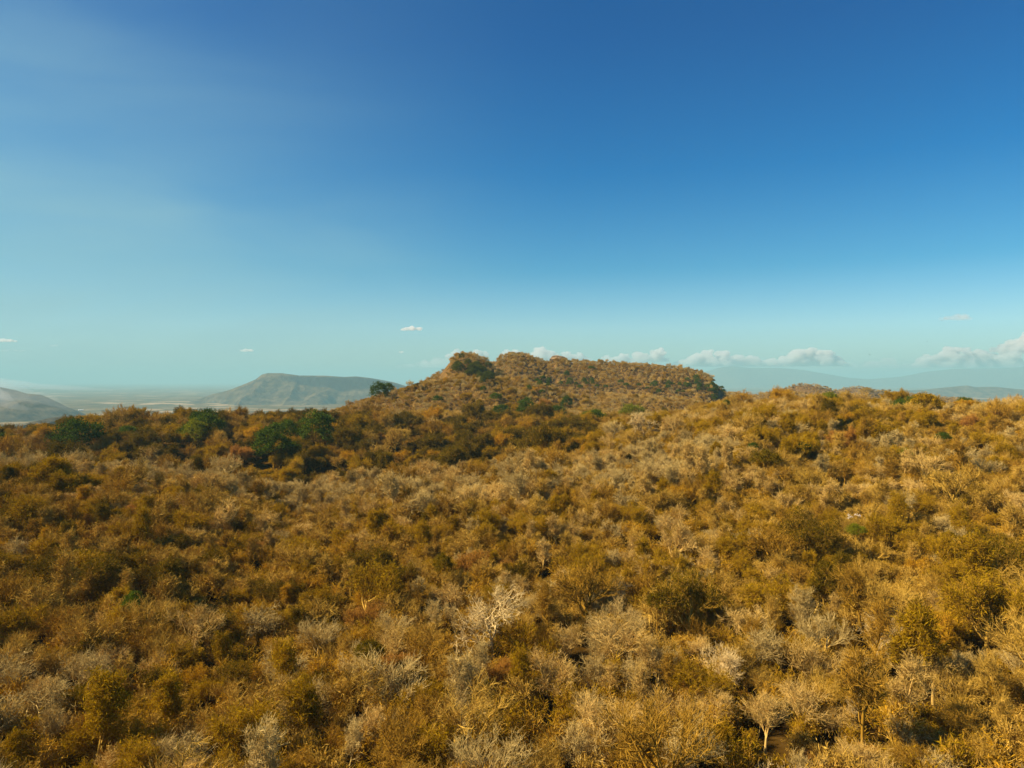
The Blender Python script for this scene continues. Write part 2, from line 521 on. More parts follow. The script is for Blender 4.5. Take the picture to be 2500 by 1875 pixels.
# --- far relief on the plain
MM = mat_hill('distant_dry_slopes', (0.045, 0.034, 0.018), (0.17, 0.125, 0.065), (0.05, 0.047, 0.045), 0.012, (0.68, 0.84), 30)
mesa_a = profile_hill([(400, 1000), (470, 978), (520, 962), (560, 952), (590, 940), (625, 926), (640, 914), (655, 911), (690, 912), (730, 917), (790, 916), (840, 920), (870, 919), (905, 923), (960, 933), (1000, 945), (1060, 975)], 6700, 0.40, 0.5, 15, 60, 420, 51)
def mesa(x, y):
    z = mesa_a(x, y)
    d = 6700 - y
    gull = 120 * np.abs(fbm(x / 260, y / 900, 53, 3))
    cliff = np.clip((d - 30 - 60 * vnoise(x / 260, 0 * y, 54)) / 60, 0, 1) * (45 + 100 * np.maximum(vnoise(x / 300, 0 * y, 55), -0.15)) * np.clip((x + 2350) / 400, 0, 1)
    return z - gull * np.clip(d / 200, 0, 1) - np.maximum(cliff, 0) * np.clip(1.0 - (d - 300) / 500, 0, 1)
surface_patch('mesa', mesa, -3500, -500, 5600, 7500, 320, 150, MM, base=-240, sub=0)
ridge_l = profile_hill([(-300, 900), (-150, 925), (-60, 940), (0, 946), (30, 952), (60, 961), (95, 964), (120, 975), (150, 990), (185, 1003), (230, 1030)], 4300, 0.33, 0.4, 20, 26, 420, 61)
spur_l = profile_hill([(-80, 1010), (0, 985), (40, 977), (75, 976), (110, 988), (150, 1002), (200, 1025)], 3900, 0.3, 0.4, 20, 22, 300, 62)
surface_patch('smoky_hill', lambda x, y: np.maximum(ridge_l(x, y), spur_l(x, y)), -4200, -2050, 3300, 5000, 200, 140, MM, base=-240, sub=0)
knolls = profile_hill([(90, 1060), (110, 1025), (135, 1018), (160, 1022), (185, 1050)], 2300, 0.2, 0.2, 10, 12, 60, 63)
surface_patch('scrub_knoll', knolls, -1520, -1350, 2150, 2450, 60, 60, MM, base=-240, sub=0)
blue = profile_hill([(2150, 965), (2210, 953), (2260, 951), (2300, 947), (2360, 942), (2380, 946), (2430, 945), (2470, 949), (2560, 955), (2700, 950), (2900, 970)], 9000, 0.35, 0.4, 30, 90, 500, 71)
surface_patch('blue_hills', blue, 4300, 8600, 7600, 10400, 220, 110, MM, base=-240, sub=0)
farm = profile_hill([(1600, 960), (1680, 925), (1720, 908), (1760, 897), (1790, 894), (1830, 898), (1900, 898), (1960, 903), (2010, 912), (2070, 922), (2120, 926), (2200, 920), (2260, 908), (2330, 900), (2420, 899), (2520, 896), (2700, 905), (2900, 930)], 22000, 0.3, 0.3, 40, 70, 1300, 72)
surface_patch('far_mountains', farm, 3900, 21500, 18600, 25400, 240, 90, MM, base=-260, sub=0)

# ------------------------------------------------------------------ trees: skeletons
def unit(v):
    return v / np.maximum(np.linalg.norm(v, axis=-1, keepdims=True), 1e-9)

def grow(rng, P, D, Ln, R0, R1, nseg, wob, up):
    n = len(P)
    pts, d, p = [P], D, P
    for s in range(nseg):
        d = unit(d + wob * rng.normal(size=(n, 3)) + np.array([0, 0, up]))
        p = p + d * (Ln / nseg)[:, None]
        pts.append(p)
    t = np.linspace(0, 1, nseg + 1)
    return np.stack(pts, 1), R0[:, None] * (1 - t) + R1[:, None] * t

def spawn(rng, pts, rr, k, t0, t1, a0, a1, len0, len1, rf):
    """k children per branch between fractions t0..t1, at a0..a1 degrees off the branch"""
    n, m, _ = pts.shape
    idx = np.repeat(np.arange(n), k)
    t = (np.tile(np.arange(k), n) + rng.random(n * k)) / k * (t1 - t0) + t0
    f = np.clip(t * (m - 1), 0, m - 1.001)
    i = f.astype(int)
    w = (f - i)[:, None]
    A, B = pts[idx, i], pts[idx, i + 1]
    P = A * (1 - w) + B * w
    d = unit(B - A)
    r = rr[idx, i] * (1 - w[:, 0]) + rr[idx, i + 1] * w[:, 0]
    q = unit(np.cross(d, unit(rng.normal(size=d.shape))))
    an = np.radians(rng.uniform(a0, a1, len(d)))[:, None]
    D = unit(d * np.cos(an) + q * np.sin(an))
    Ln = rng.uniform(len0, len1, len(d)) * (1.0 - 0.25 * t)
    return P, D, Ln, r * rf

def tubes(pts, rr, k):
    n, m, _ = pts.shape
    d = np.empty_like(pts)
    d[:, :-1] = pts[:, 1:] - pts[:, :-1]
    d[:, -1] = d[:, -2]
    d = unit(d)
    ref = np.where(np.abs(d[..., 2:3]) < 0.9, np.array([0, 0, 1.0]), np.array([1.0, 0, 0]))
    a = unit(np.cross(d, ref))
    b = np.cross(d, a)
    ang = np.arange(k) * 2 * np.pi / k
    ring = a[:, :, None] * np.cos(ang)[None, None, :, None] + b[:, :, None] * np.sin(ang)[None, None, :, None]
    V = (pts[:, :, None] + ring * rr[:, :, None, None]).reshape(-1, 3)
    base = (np.arange(n)[:, None, None] * m + np.arange(m - 1)[None, :, None]) * k
    j = np.arange(k)[None, None, :]
    j2 = (j + 1) % k
    Fq = np.stack([base + j, base + j2, base + k + j2, base + k + j], -1).reshape(-1, 4)
    return V, Fq

def diamonds(rng, C, size, flat=0.0, slim=0.32):
    n = len(C)
    a = unit(rng.normal(size=(n, 3)))
    b = unit(np.cross(a, unit(rng.normal(size=(n, 3)) + np.array([0, 0, flat]))))
    s = (size * rng.uniform(0.6, 1.35, n))[:, None]
    c = np.cross(a, b) * s * 0.18
    V = np.stack([C - a * s, C - b * s * slim + c, C + a * s, C + b * s * slim + c], 1).reshape(-1, 3)
    i = np.arange(n)[:, None] * 4
    return V, np.concatenate([np.concatenate([i, i + 1, i + 2], 1), np.concatenate([i, i + 2, i + 3], 1)], 0)

FORMS = {   # trunk length, radius, wobble | limbs: count, t0, a0, a1, len0, len1, up | levels: (k, t0, a0, a1, l0, l1, up, wob)
    'broom': dict(trunk=(1.7, 0.15, 0.06), limb=(6, 0.45, 18, 46, 2.6, 3.6, 0.05), lv=[(6, 0.2, 18, 42, 1.5, 2.2, 0.06, 0.12), (5, 0.2, 20, 46, 0.9, 1.4, 0.06, 0.16), (6, 0.1, 20, 52, 0.55, 1.1, 0.07, 0.30)]),
    'round': dict(trunk=(2.3, 0.17, 0.08), limb=(6, 0.5, 25, 70, 2.1, 3.0, 0.08), lv=[(6, 0.2, 25, 60, 1.3, 2.0, 0.04, 0.16), (5, 0.2, 30, 60, 0.9, 1.3, 0.03, 0.2), (6, 0.1, 30, 65, 0.5, 1.05, 0.04, 0.34)]),
    'umbrella': dict(trunk=(2.8, 0.2, 0.08), limb=(7, 0.6, 38, 64, 3.2, 4.4, 0.09), lv=[(6, 0.3, 20, 48, 1.5, 2.4, 0.10, 0.14), (5, 0.3, 22, 50, 0.9, 1.3, 0.10, 0.18), (6, 0.1, 20, 55, 0.5, 1.0, 0.12, 0.30)]),
    'slender': dict(trunk=(5.2, 0.12, 0.05), limb=(9, 0.4, 18, 42, 1.5, 2.4, 0.10), lv=[(5, 0.2, 18, 40, 0.9, 1.5, 0.08, 0.14), (5, 0.2, 20, 46, 0.6, 0.9, 0.08, 0.18), (6, 0.1, 20, 52, 0.45, 0.85, 0.08, 0.30)]),
    'shrub': dict(trunk=(0.35, 0.10, 0.05), limb=(9, 0.1, 10, 50, 1.3, 2.1, 0.05), lv=[(5, 0.2, 20, 45, 0.8, 1.3, 0.05, 0.16), (6, 0.15, 25, 55, 0.45, 0.8, 0.05, 0.22)]),
    'sprawl': dict(trunk=(4.2, 0.19, 0.06), limb=(9, 0.35, 38, 74, 3.0, 5.4, 0.06), lv=[(6, 0.25, 28, 58, 1.5, 2.6, 0.06, 0.2), (5, 0.2, 30, 60, 0.8, 1.5, 0.08, 0.26), (4, 0.2, 30, 60, 0.4, 0.8, 0.06, 0.3)]),
    'leaning': dict(trunk=(1.6, 0.17, 0.12), limb=(4, 0.3, 35, 62, 3.4, 4.6, 0.03), lv=[(4, 0.4, 25, 55, 1.6, 2.4, 0.06, 0.2), (5, 0.3, 28, 60, 0.8, 1.4, 0.08, 0.24), (4, 0.2, 25, 60, 0.4, 0.8, 0.05, 0.2)]),
}

def skeleton(form, seed, thick=1.0, last=1.0):
    """(wood V, F) for trunk and limbs, (V, F) for the finer branches, and the twig points that carry leaves"""
    rng = np.random.default_rng(seed)
    f = FORMS[form]
    tl, tr, tw = f['trunk']
    one = np.ones(1)
    lean = np.array([[0.12 * rng.normal(), 0.12 * rng.normal(), 1.0]])
    p0, r0 = grow(rng, np.array([[0, 0, -0.4]]), unit(lean), one * (tl + 0.4), one * tr * (0.5 + 0.5 * thick), one * tr * 0.62, 4, tw, 0.02)
    n, t0, a0, a1, l0, l1, up = f['limb']
    P, D, Ln, R = spawn(rng, p0, r0, n, t0, 1.0, a0, a1, l0, l1, 0.62)
    p1, r1 = grow(rng, P, D, Ln, R, R * 0.35, 5, 0.11, up)
    wood = [tubes(p0, r0, 7), tubes(p1, r1 * (0.6 + 0.4 * thick), 5)]
    fine, pts, rr = [], p1, r1
    tips = None
    lv = f['lv']
    for q, (k, t0, a0, a1, l0, l1, up, wob) in enumerate(lv):
        if q == len(lv) - 1:
            k = max(2, int(round(k * last)))
        P, D, Ln, R = spawn(rng, pts, rr, k, t0, 1.0, a0, a1, l0, l1, 0.62)
        R = np.maximum(R, (0.032, 0.023, 0.015)[min(q, 2)] * (1 if thick <= 1 else thick))
        pts, rr = grow(rng, P, D, Ln, R, R * 0.55, 3 if (q < 2 or thick < 1.5) else 2, wob, up)
        fine.append(tubes(pts, rr, 4 if q == 0 else 3))
        tips = pts
    return wood, fine, tips

def stump(wood, depth):
    """the foot of the trunk carried down into the soil of a steep slope"""
    c = wood[0][0][:7].mean(0)
    r = float(np.linalg.norm(wood[0][0][0] - c))
    pts = np.stack([c - np.array([0, 0, depth]), c + np.array([0, 0, 0.02])])[None]
    return tubes(pts, np.array([[r * 1.15, r * 0.995]]), 7)

def join(parts):
    Vs, Fs, off = [], [], 0
    for V, Fq in parts:
        Vs.append(V)
        Fs.append(Fq + off)
        off += len(V)
    quads = [a for a in Fs if a.shape[1] == 4]
    tris = [a for a in Fs if a.shape[1] == 3]
    out = []
    if quads: out.append(np.concatenate(quads))
    if tris: out.append(np.concatenate(tris))
    return np.concatenate(Vs), out

def leaf_cloud(rng, tips, per, spread, size):
    """narrow leaves set along the outer twigs, most of them pointing the way the twig grows"""
    c = np.repeat(tips[:, 1:].reshape(-1, 3), per, 0)
    d = np.repeat((tips[:, 1:] - tips[:, :-1]).reshape(-1, 3), per, 0)
    n = len(c)
    a = unit(unit(d) + 0.55 * rng.normal(size=(n, 3)))
    c = c + rng.normal(size=c.shape) * spread
    b = unit(np.cross(a, unit(rng.normal(size=(n, 3)))))
    s = (size * rng.uniform(0.6, 1.4, n))[:, None]
    k = np.cross(a, b) * s * 0.10
    V = np.stack([c - a * s, c - b * s * 0.16 + k, c + a * s, c + b * s * 0.16 + k], 1).reshape(-1, 3)
    i = np.arange(n)[:, None] * 4
    return V, np.concatenate([np.concatenate([i, i + 1, i + 2], 1), np.concatenate([i, i + 2, i + 3], 1)], 0)

def evergreen_leaves(rng, w, h, base, nclump, per, size):
    """leaf sprays gathered in clumps through the outer part of a domed crown"""
    u = unit(rng.normal(size=(nclump, 3)))
    u[:, 2] = np.abs(u[:, 2]) * 1.0 - 0.25 * (rng.random(nclump) < 0.35)
    rr = rng.uniform(0.62, 1.0, nclump) ** 0.6
    lump = 1 + 0.28 * fbm(u[:, 0] * 1.7 + 5, u[:, 1] * 1.7 + u[:, 2], int(rng.integers(99)), 2)
    c = u * (rr * lump)[:, None] * np.array([w / 2, w / 2, h])
    c[:, 2] += base
    cs = rng.uniform(0.35, 0.8, nclump) * w / 9
    q = np.repeat(np.arange(nclump), per)
    off = rng.normal(size=(nclump * per, 3)) * cs[q][:, None] * np.array([1, 1, 0.6])
    return diamonds(rng, c[q] + off, size, 0.8, 0.5)

# LOD 0: trunk mesh + crown mesh (individual trees); LOD 1: one mesh (the woods farther off)
VARS = [('broom', 1), ('broom', 2), ('broom', 3), ('round', 4), ('round', 5), ('umbrella', 6), ('umbrella', 7), ('slender', 8), ('slender', 9)]
NEAR, FARM = {}, {}
for i, (form, seed) in enumerate(VARS):
    wood, fine, tips = skeleton(form, seed)
    V, Fs = join(wood)
    tm = new_mesh(form + '_trunk', V, Fs, [M['bark_tan']], smooth=True)
    V, Fs = join(fine)
    cm = new_mesh(form + '_twigs', V, Fs, [M['bark_tan']])
    rng = np.random.default_rng(100 + seed)
    leaf = leaf_cloud(rng, tips, 1, 0.13, 0.20)
    V, Fs = join(fine + [leaf])
    nq = len(Fs[0])
    lm = new_mesh(form + '_leafy_twigs', V, Fs, [M['bark_brown'], M['leaf_olive']], [0] * nq + [1] * len(Fs[1]))
    NEAR[i] = (tm, cm, lm)
    wood, fine, tips = skeleton(form, seed, thick=1.45, last=1.0)
    V, Fs = join([(a, b) for a, b in wood + fine])
    bm_ = new_mesh(form + '_bare_far', V, Fs, [M['bark_tan']])
    leaf = leaf_cloud(rng, tips, 2, 0.18, 0.22)
    V, Fs = join(wood + fine + [leaf])
    nq = len(Fs[0])
    fl = new_mesh(form + '_leafy_far', V, Fs, [M['bark_brown'], M['leaf_olive']], [0] * nq + [1] * len(Fs[1]))
    FARM[i] = (bm_, fl)

# evergreens: dome crowns of dense leaf sprays on a short trunk
EVER = []
for s, (w, h) in enumerate(((9, 3.6), (8, 5.2), (10, 3.0))):
    rng = np.random.default_rng(300 + s)
    wood, fine, tips = skeleton('umbrella' if s != 1 else 'round', 310 + s, 1.3, 0.3)
    wood.append(stump(wood, 14.0))
    V, Fs = join(wood + fine[:1])
    tm = new_mesh('evergreen_trunk', V, Fs, [M['bark_brown']], smooth=True)
    lf = evergreen_leaves(rng, w, h, 3.1, 95, 46, 0.22)
    V, Fs = join([lf])
    EVER.append((tm, new_mesh('evergreen_crown', V, Fs, [M['leaf_green']])))

# undergrowth shrubs
SHRUB = []
for s in range(4):
    rng = np.random.default_rng(400 + s)
    wood, fine, tips = skeleton('shrub', 410 + s, 1.0, 0.8)
    parts = wood + fine
    leaf = leaf_cloud(rng, tips, 1, 0.16, 0.15)
    V, Fs = join(parts + [leaf])
    nq = len(Fs[0])
    bark = (M['bark_tan'], M['bark_brown'], M['bark_tan'], M['bark_brown'])[s]
    lf = (M['bark_tan'], M['leaf_olive'], M['leaf_ochre'], M['leaf_olive'])[s]
    SHRUB.append(new_mesh('shrub', V, Fs, [bark, lf], [0] * nq + [1] * len(Fs[1])))

# ------------------------------------------------------------------ what of the land is in sight
VU = np.linspace(-1.0, 1.0, 401)
VY = np.exp(np.linspace(math.log(14), math.log(2400), 520))
def build_vis():
    U, Y = np.meshgrid(VU, VY, indexing='ij')
    t = (land_all(U * Y, Y) - 1.0) / Y
    return np.maximum.accumulate(t, axis=1)
VIS = build_vis()

def in_sight(x, y, ztop):
    u = x / y
    i = np.clip(((u - VU[0]) / (VU[1] - VU[0])).round().astype(int), 0, len(VU) - 1)
    j = np.clip(((np.log(np.maximum(y - 9, 14)) - math.log(14)) / (math.log(2400) - math.log(14)) * (len(VY) - 1)).astype(int), 0, len(VY) - 1)
    return (ztop + 2.5) / y > VIS[i, j]

def at_pixel(px, py):
    """ground point under the canopy seen at a photograph pixel"""
    u, t = (px - HX) / F, (HY - py) / F
    c = land_all(u * VY, VY) / VY
    hit = np.nonzero(c >= t)[0]
    Y = VY[hit[0]] if len(hit) else 290.0
    return u * Y, Y

TAKEN = []                       # (x, y, radius) of the trees placed by hand

def place(root_name, trunk_me, crown_me, crown_mats, bark, x, y, scale, label, cat='tree', group=None, rz=None, z=None, tilt=0.0, squash=1.0):
    e = bpy.data.objects.new(root_name, None)
    COL.objects.link(e)
    e.empty_display_size = 0.3
    if z is None:
        z = float(land_all(np.array([x]), np.array([y]))[0]) - CANOPY
    e.location = (x, y, z)
    e.rotation_euler = (tilt, 0, random.uniform(0, 6.283) if rz is None else rz)
    e.scale = (scale, scale, scale * squash)
    e['label'] = label
    e['category'] = cat
    if group: e['group'] = group
    for nm, me, mats in (('trunk', trunk_me, [bark]), ('crown', crown_me, crown_mats)):
        o = bpy.data.objects.new(nm, me)
        COL.objects.link(o)
        o.parent = e
        for k, mt in enumerate(mats):
            if mt is not None:
                o.material_slots[k].link = 'OBJECT'
                o.material_slots[k].material = mt
    return e

# ------------------------------------------------------------------ single trees one can pick out
def place_green(px, py, wpx, shape, label, leaf='leaf_green', squash=1.0, name='evergreen_tree', group=None, drop=0.0):
    x, y = at_pixel(px, py)
    w = (9, 8, 10)[shape]
    s = wpx / F * y / w * (1.25 if 225 < y < 420 else 1.0)
    tm, cm = EVER[shape]
    z = float(land_all(np.array([x]), np.array([y]))[0]) - (5.0 * s * squash if s < 1.0 else CANOPY - 2.0) - drop
    place(name, tm, cm, [M[leaf]], M['bark_brown'], x, y, s, label, group=group, z=z, squash=squash)
    TAKEN.append((x, y, s * w * 0.42))

G1 = 'dark evergreen trees scattered over the dry woods'
for a in (
    (495, 1004, 66, 0, 'dark dome-shaped evergreen standing highest on the left ridge crest', 'leaf_green'),
    (500, 1024, 56, 2, 'low dark evergreen just below the highest dome on the left ridge', 'leaf_green'),
    (622, 1005, 40, 0, 'yellow-green leafy tree on the ridge crest below the flat-topped mountain', 'leaf_ochre'),
    (655, 1004, 38, 0, 'small dark evergreen beside the yellow-green tree on the ridge crest', 'leaf_green'),
    (700, 1002, 54, 0, 'dark evergreen on the ridge crest before the mountain foot', 'leaf_green'),
    (786, 1026, 34, 1, 'tall narrow evergreen above the bright green dome on the ridge face', 'leaf_green'),
    (748, 1030, 34, 0, 'low olive evergreen left of the tall narrow one on the ridge face', 'leaf_green'),
    (772, 1068, 66, 1, 'fresh green domed tree in the middle of the dark ridge face', 'leaf_green'),
    (668, 1108, 70, 1, 'big leafy green tree left of the tall pale-trunked tree', 'leaf_green'),
    (705, 1090, 46, 2, 'spreading green tree between the two green domes of the ridge face', 'leaf_green'),
    (190, 1080, 88, 0, 'broad almost black evergreen on the far left slope', 'leaf_green'),
    (452, 1048, 36, 0, 'green bushy tree below the low dark evergreen on the left ridge', 'leaf_green'),
    (476, 1062, 44, 1, 'light green tree in the thicket of the left ridge face', 'leaf_lime'),
    (92, 1046, 34, 2, 'small dark flat evergreen near the left end of the ridge line', 'leaf_green'),
    (122, 1044, 30, 0, 'small round evergreen second from the left end of the ridge line', 'leaf_green'),
    (308, 1012, 38, 0, 'dark olive domed tree on the left ridge line', 'leaf_green'),
    (428, 1006, 46, 2, 'brownish flat-topped tree left of the highest dark dome', 'leaf_olive'),
    (12, 1068, 44, 0, 'dark evergreen cut by the left edge of the view', 'leaf_green'),
    (925, 968, 44, 1, 'tall dark green tree at the left foot of the wooded hill', 'leaf_green'),
    (945, 950, 36, 0, 'olive green tree above the dark one at the left foot of the hill', 'leaf_green'),
    (1068, 973, 26, 0, 'small green dome low on the left flank of the hill', 'leaf_green'),
    (1210, 968, 30, 0, 'green tree in the middle of the lower hill shoulder', 'leaf_green'),
    (1285, 1002, 36, 1, 'dark green tree at the right foot of the lower hill shoulder', 'leaf_green'),
    (1222, 1004, 36, 0, 'dark olive tree at the foot of the lower hill shoulder', 'leaf_green'),
    (1384, 988, 30, 1, 'dark narrow evergreen in the dip right of the hill shoulder', 'leaf_green'),
    (1358, 1006, 36, 0, 'green domed tree below the narrow evergreen in the dip', 'leaf_green'),
    (1318, 935, 14, 1, 'tiny dark tree on the right flank of the hill shoulder', 'leaf_green'),
    (1292, 948, 14, 1, 'tiny dark tree uphill in the middle of the hill shoulder', 'leaf_green'),
    (1322, 956, 15, 0, 'tiny green tree below two others on the hill shoulder flank', 'leaf_green'),
    (1180, 948, 14, 1, 'tiny dark tree left in the hill shoulder', 'leaf_green'),
    (1444, 897, 16, 2, 'lone dark tree high on the plateau slope', 'leaf_green'),
    (1448, 1026, 50, 0, 'dark rounded tree in the dip between ridge and hillside', 'leaf_green'),
    (2025, 968, 46, 0, 'bright lime green tree on the right-hand skyline', 'leaf_lime'),
    (2215, 979, 56, 2, 'dark green tree on the right-hand skyline beside an olive one', 'leaf_green'),
    (2252, 982, 54, 0, 'olive yellow tree on the right-hand skyline beside a dark green one', 'leaf_olive'),
    (2115, 962, 30, 2, 'small olive flat-topped tree on the right-hand skyline', 'leaf_olive'),
    (2356, 976, 30, 2, 'small dark flat tree alone near the right end of the skyline', 'leaf_green'),
    (1868, 1112, 74, 2, 'low dark olive thicket tree on the middle of the right hillside', 'leaf_dark'),
    (1962, 1086, 40, 2, 'small dark green tree right of the dark thicket tree on the hillside', 'leaf_green'),
    (2305, 1062, 34, 0, 'small dark green tree high on the right hillside', 'leaf_green'),
    (1840, 1085, 26, 0, 'small dark bush-like tree above the thicket tree on the hillside', 'leaf_green'),
    (1605, 1462, 60, 0, 'dark olive domed tree among pale bare trees on the lower slope', 'leaf_dark'),
    (325, 1466, 46, 1, 'fresh green small tree alone on the dark left slope', 'leaf_green'),
    (905, 1580, 70, 0, 'dark olive tree beside a shady gap in the lower slope', 'leaf_dark'),
    (1080, 1372, 46, 1, 'dark olive tree at the edge of the central shady gap', 'leaf_dark'),
    (2210, 1100, 36, 0, 'yellow-green bright tree on the upper right hillside', 'leaf_lime'),
    (2320, 1310, 34, 0, 'dark olive tree at the right end of the hillside', 'leaf_dark'),
    (2090, 1290, 46, 0, 'light yellow-green tree in the middle of the right hillside', 'leaf_lime'),
    (1545, 1010, 50, 2, 'flat dark green tree at the foot of the plateau', 'leaf_lime'),
):
    place_green(a[0], a[1], a[2], a[3], a[4], a[5], name='evergreen_tree' if a[5] == 'leaf_green' else 'leafy_tree', group=G1 if a[5] == 'leaf_green' else None)

# the evergreen patch on the cone of the hill and under the cliff: alike, counted one by one
rs = np.random.default_rng(77)
for k in range(34):
    u = rs.random()
    px = 1108 + 92 * u + rs.normal() * 6
    py = 888 + 26 * u + rs.normal() * 9
    place_green(px, py, rs.uniform(13, 23), int(rs.integers(2)), 'green tree in the dense evergreen patch on the cone of the hill', 'leaf_mid', group='evergreen patch on the hill cone')
for k in range(26):
    u = rs.random()
    px = 1686 + 84 * u + rs.normal() * 5
    py = 935 + 32 * u + rs.normal() * 12
    place_green(px, py, rs.uniform(9, 15), int(rs.integers(2)), 'dark tree on the shaded cliff slope at the end of the plateau', 'leaf_green', group='trees on the shaded cliff slope')
for k in range(34):
    u = rs.random()
    px = 1300 + 380 * u + rs.normal() * 5
    py = 925 + 20 * u + rs.normal() * 9
    place_green(px, py, rs.uniform(9, 15), int(rs.integers(2)), 'small dark tree along the foot of the plateau slope', 'leaf_green', group='dark trees along the plateau foot')

def single(form, seed, px, py, wpx, wm, root, label, bark, twigs=True, rz=0.0, Y=None, leaf=None, thick=1.0, last=1.0, lift=0.0, hs=1.0):
    """a tree of its own shape; px, py is where its crown is seen"""
    if Y is None:
        x, y = at_pixel(px, py)
    else:
        x, y = (px - HX) / F * Y, Y
    s = wpx / F * y / wm
    wood, fine, tips = skeleton(form, seed, thick, last)
    wood.append(stump(wood, 3.0 / s))
    V, Fs = join(wood)
    tm = new_mesh(root + '_trunk', V, Fs, [M[bark]], smooth=True)
    parts = fine if twigs else fine[:-1]
    if leaf:
        lf = leaf_cloud(np.random.default_rng(seed), tips, 3, 0.16, 0.30 / s)
        V, Fs = join(parts + [lf])
        nq = len(Fs[0])
        cm = new_mesh(root + '_crown', V, Fs, [M[bark], M[leaf]], [0] * nq + [1] * len(Fs[1]))
        mats = [M[bark], M[leaf]]
    else:
        V, Fs = join(parts)
        cm = new_mesh(root + '_crown', V, Fs, [M[bark]])
        mats = [M[bark]]
    z = float(land_all(np.array([x]), np.array([y]))[0]) - CANOPY + lift
    place(root, tm, cm, mats, M[bark], x, y, s, label, rz=rz, z=z, squash=hs)
    TAKEN.append((x, y, wpx / F * y * 0.40))

single('sprawl', 501, 1205, 1500, 330, 13.5, 'bare_tree', 'big white-limbed bare tree spreading over the middle of the lower slope', 'bark_white', rz=0.6, thick=1.25, lift=0.9)
single('leaning', 502, 1800, 1800, 250, 9.0, 'bare_tree', 'cream-limbed bare tree with long curved boughs near the bottom of the view', 'bark_white', rz=1.2, thick=1.35, lift=0.8)
single('leaning', 503, 1905, 1760, 150, 8.5, 'bare_tree', 'short cream-limbed bare tree leaning right beside the curved-bough tree', 'bark_white', rz=-0.5, thick=1.2, lift=0.3)
single('umbrella', 504, 722, 1085, 130, 13.0, 'bare_tree', 'tall olive-brown tree with twin pale trunks at the foot of the ridge face', 'bark_pale', Y=238, rz=0.4, thick=1.9, leaf='leaf_olive', lift=1.5)
single('broom', 505, 2130, 1500, 150, 7.5, 'bare_tree', 'pale vase-shaped bare tree standing out on the right hillside', 'bark_white', rz=0.3, lift=0.9)
single('broom', 506, 1750, 1570, 170, 8.0, 'bare_tree', 'pale broom-headed bare tree between two pinkish trees', 'bark_white', rz=1.3, lift=0.8)
single('broom', 507, 1520, 1400, 120, 7.5, 'bare_tree', 'pale round-headed bare tree above the dark green dome on the lower slope', 'bark_white', rz=2.3, lift=0.6)
single('umbrella', 508, 1565, 1050, 110, 9.5, 'bare_tree', 'fan-shaped pale bare tree at the top of the saddle', 'bark_white', rz=0.8, thick=1.9, lift=1.0)
single('umbrella', 509, 1055, 1060, 90, 9.5, 'bare_tree', 'rounded brown bare tree in the dark middle of the ridge', 'bark_brown', thick=1.6, rz=0.2, lift=1.2)
single('broom', 510, 965, 1075, 90, 8.5, 'bare_tree', 'wide brown bare tree with dark limbs on the right part of the ridge face', 'bark_tan', thick=1.6, rz=0.2, lift=0.6)
single('broom', 511, 1870, 1690, 190, 8.0, 'bare_tree', 'large pale grey bare crown above the curved-bough tree', 'bark_pale', rz=2.2, lift=1.4)
single('slender', 512, 2080, 1650, 60, 4.6, 'bare_tree', 'thin pale forked bare tree in front of a dark gap', 'bark_white', rz=0.2, lift=0.9)
single('umbrella', 513, 470, 1500, 190, 10, 'bare_tree', 'pale-branched open bare tree on the left slope', 'bark_pale', rz=0.9, thick=1.1, lift=0.7)
single('umbrella', 514, 1910, 965, 110, 10.5, 'dry_leaf_tree', 'ochre crowned spreading tree below the lime tree on the skyline', 'bark_tan', Y=285, rz=0.9, thick=1.5, leaf='leaf_ochre', lift=-1.5)

GR = 'rust and orange leaved trees among the bare ones'
def place_rust(px, py, wpx, label, leaf='leaf_rust', shape=4):
    x, y = at_pixel(px, py)
    s = wpx / F * y / 5.6
    far = y > 150
    if far:
        me = FARM[shape][1]
        e = place('rust_leaf_tree', NEAR[shape][0], me, [M['bark_brown'], M[leaf]], M['bark_brown'], x, y, s, label, group=GR, z=float(land_all(np.array([x]), np.array([y]))[0]) - CANOPY - 0.1)
    else:
        e = place('rust_leaf_tree', NEAR[shape][0], NEAR[shape][2], [M['bark_brown'], M[leaf]], M['bark_brown'], x, y, s, label, group=GR, z=float(land_all(np.array([x]), np.array([y]))[0]) - CANOPY - 0.1)
    TAKEN.append((x, y, s * 2.1))

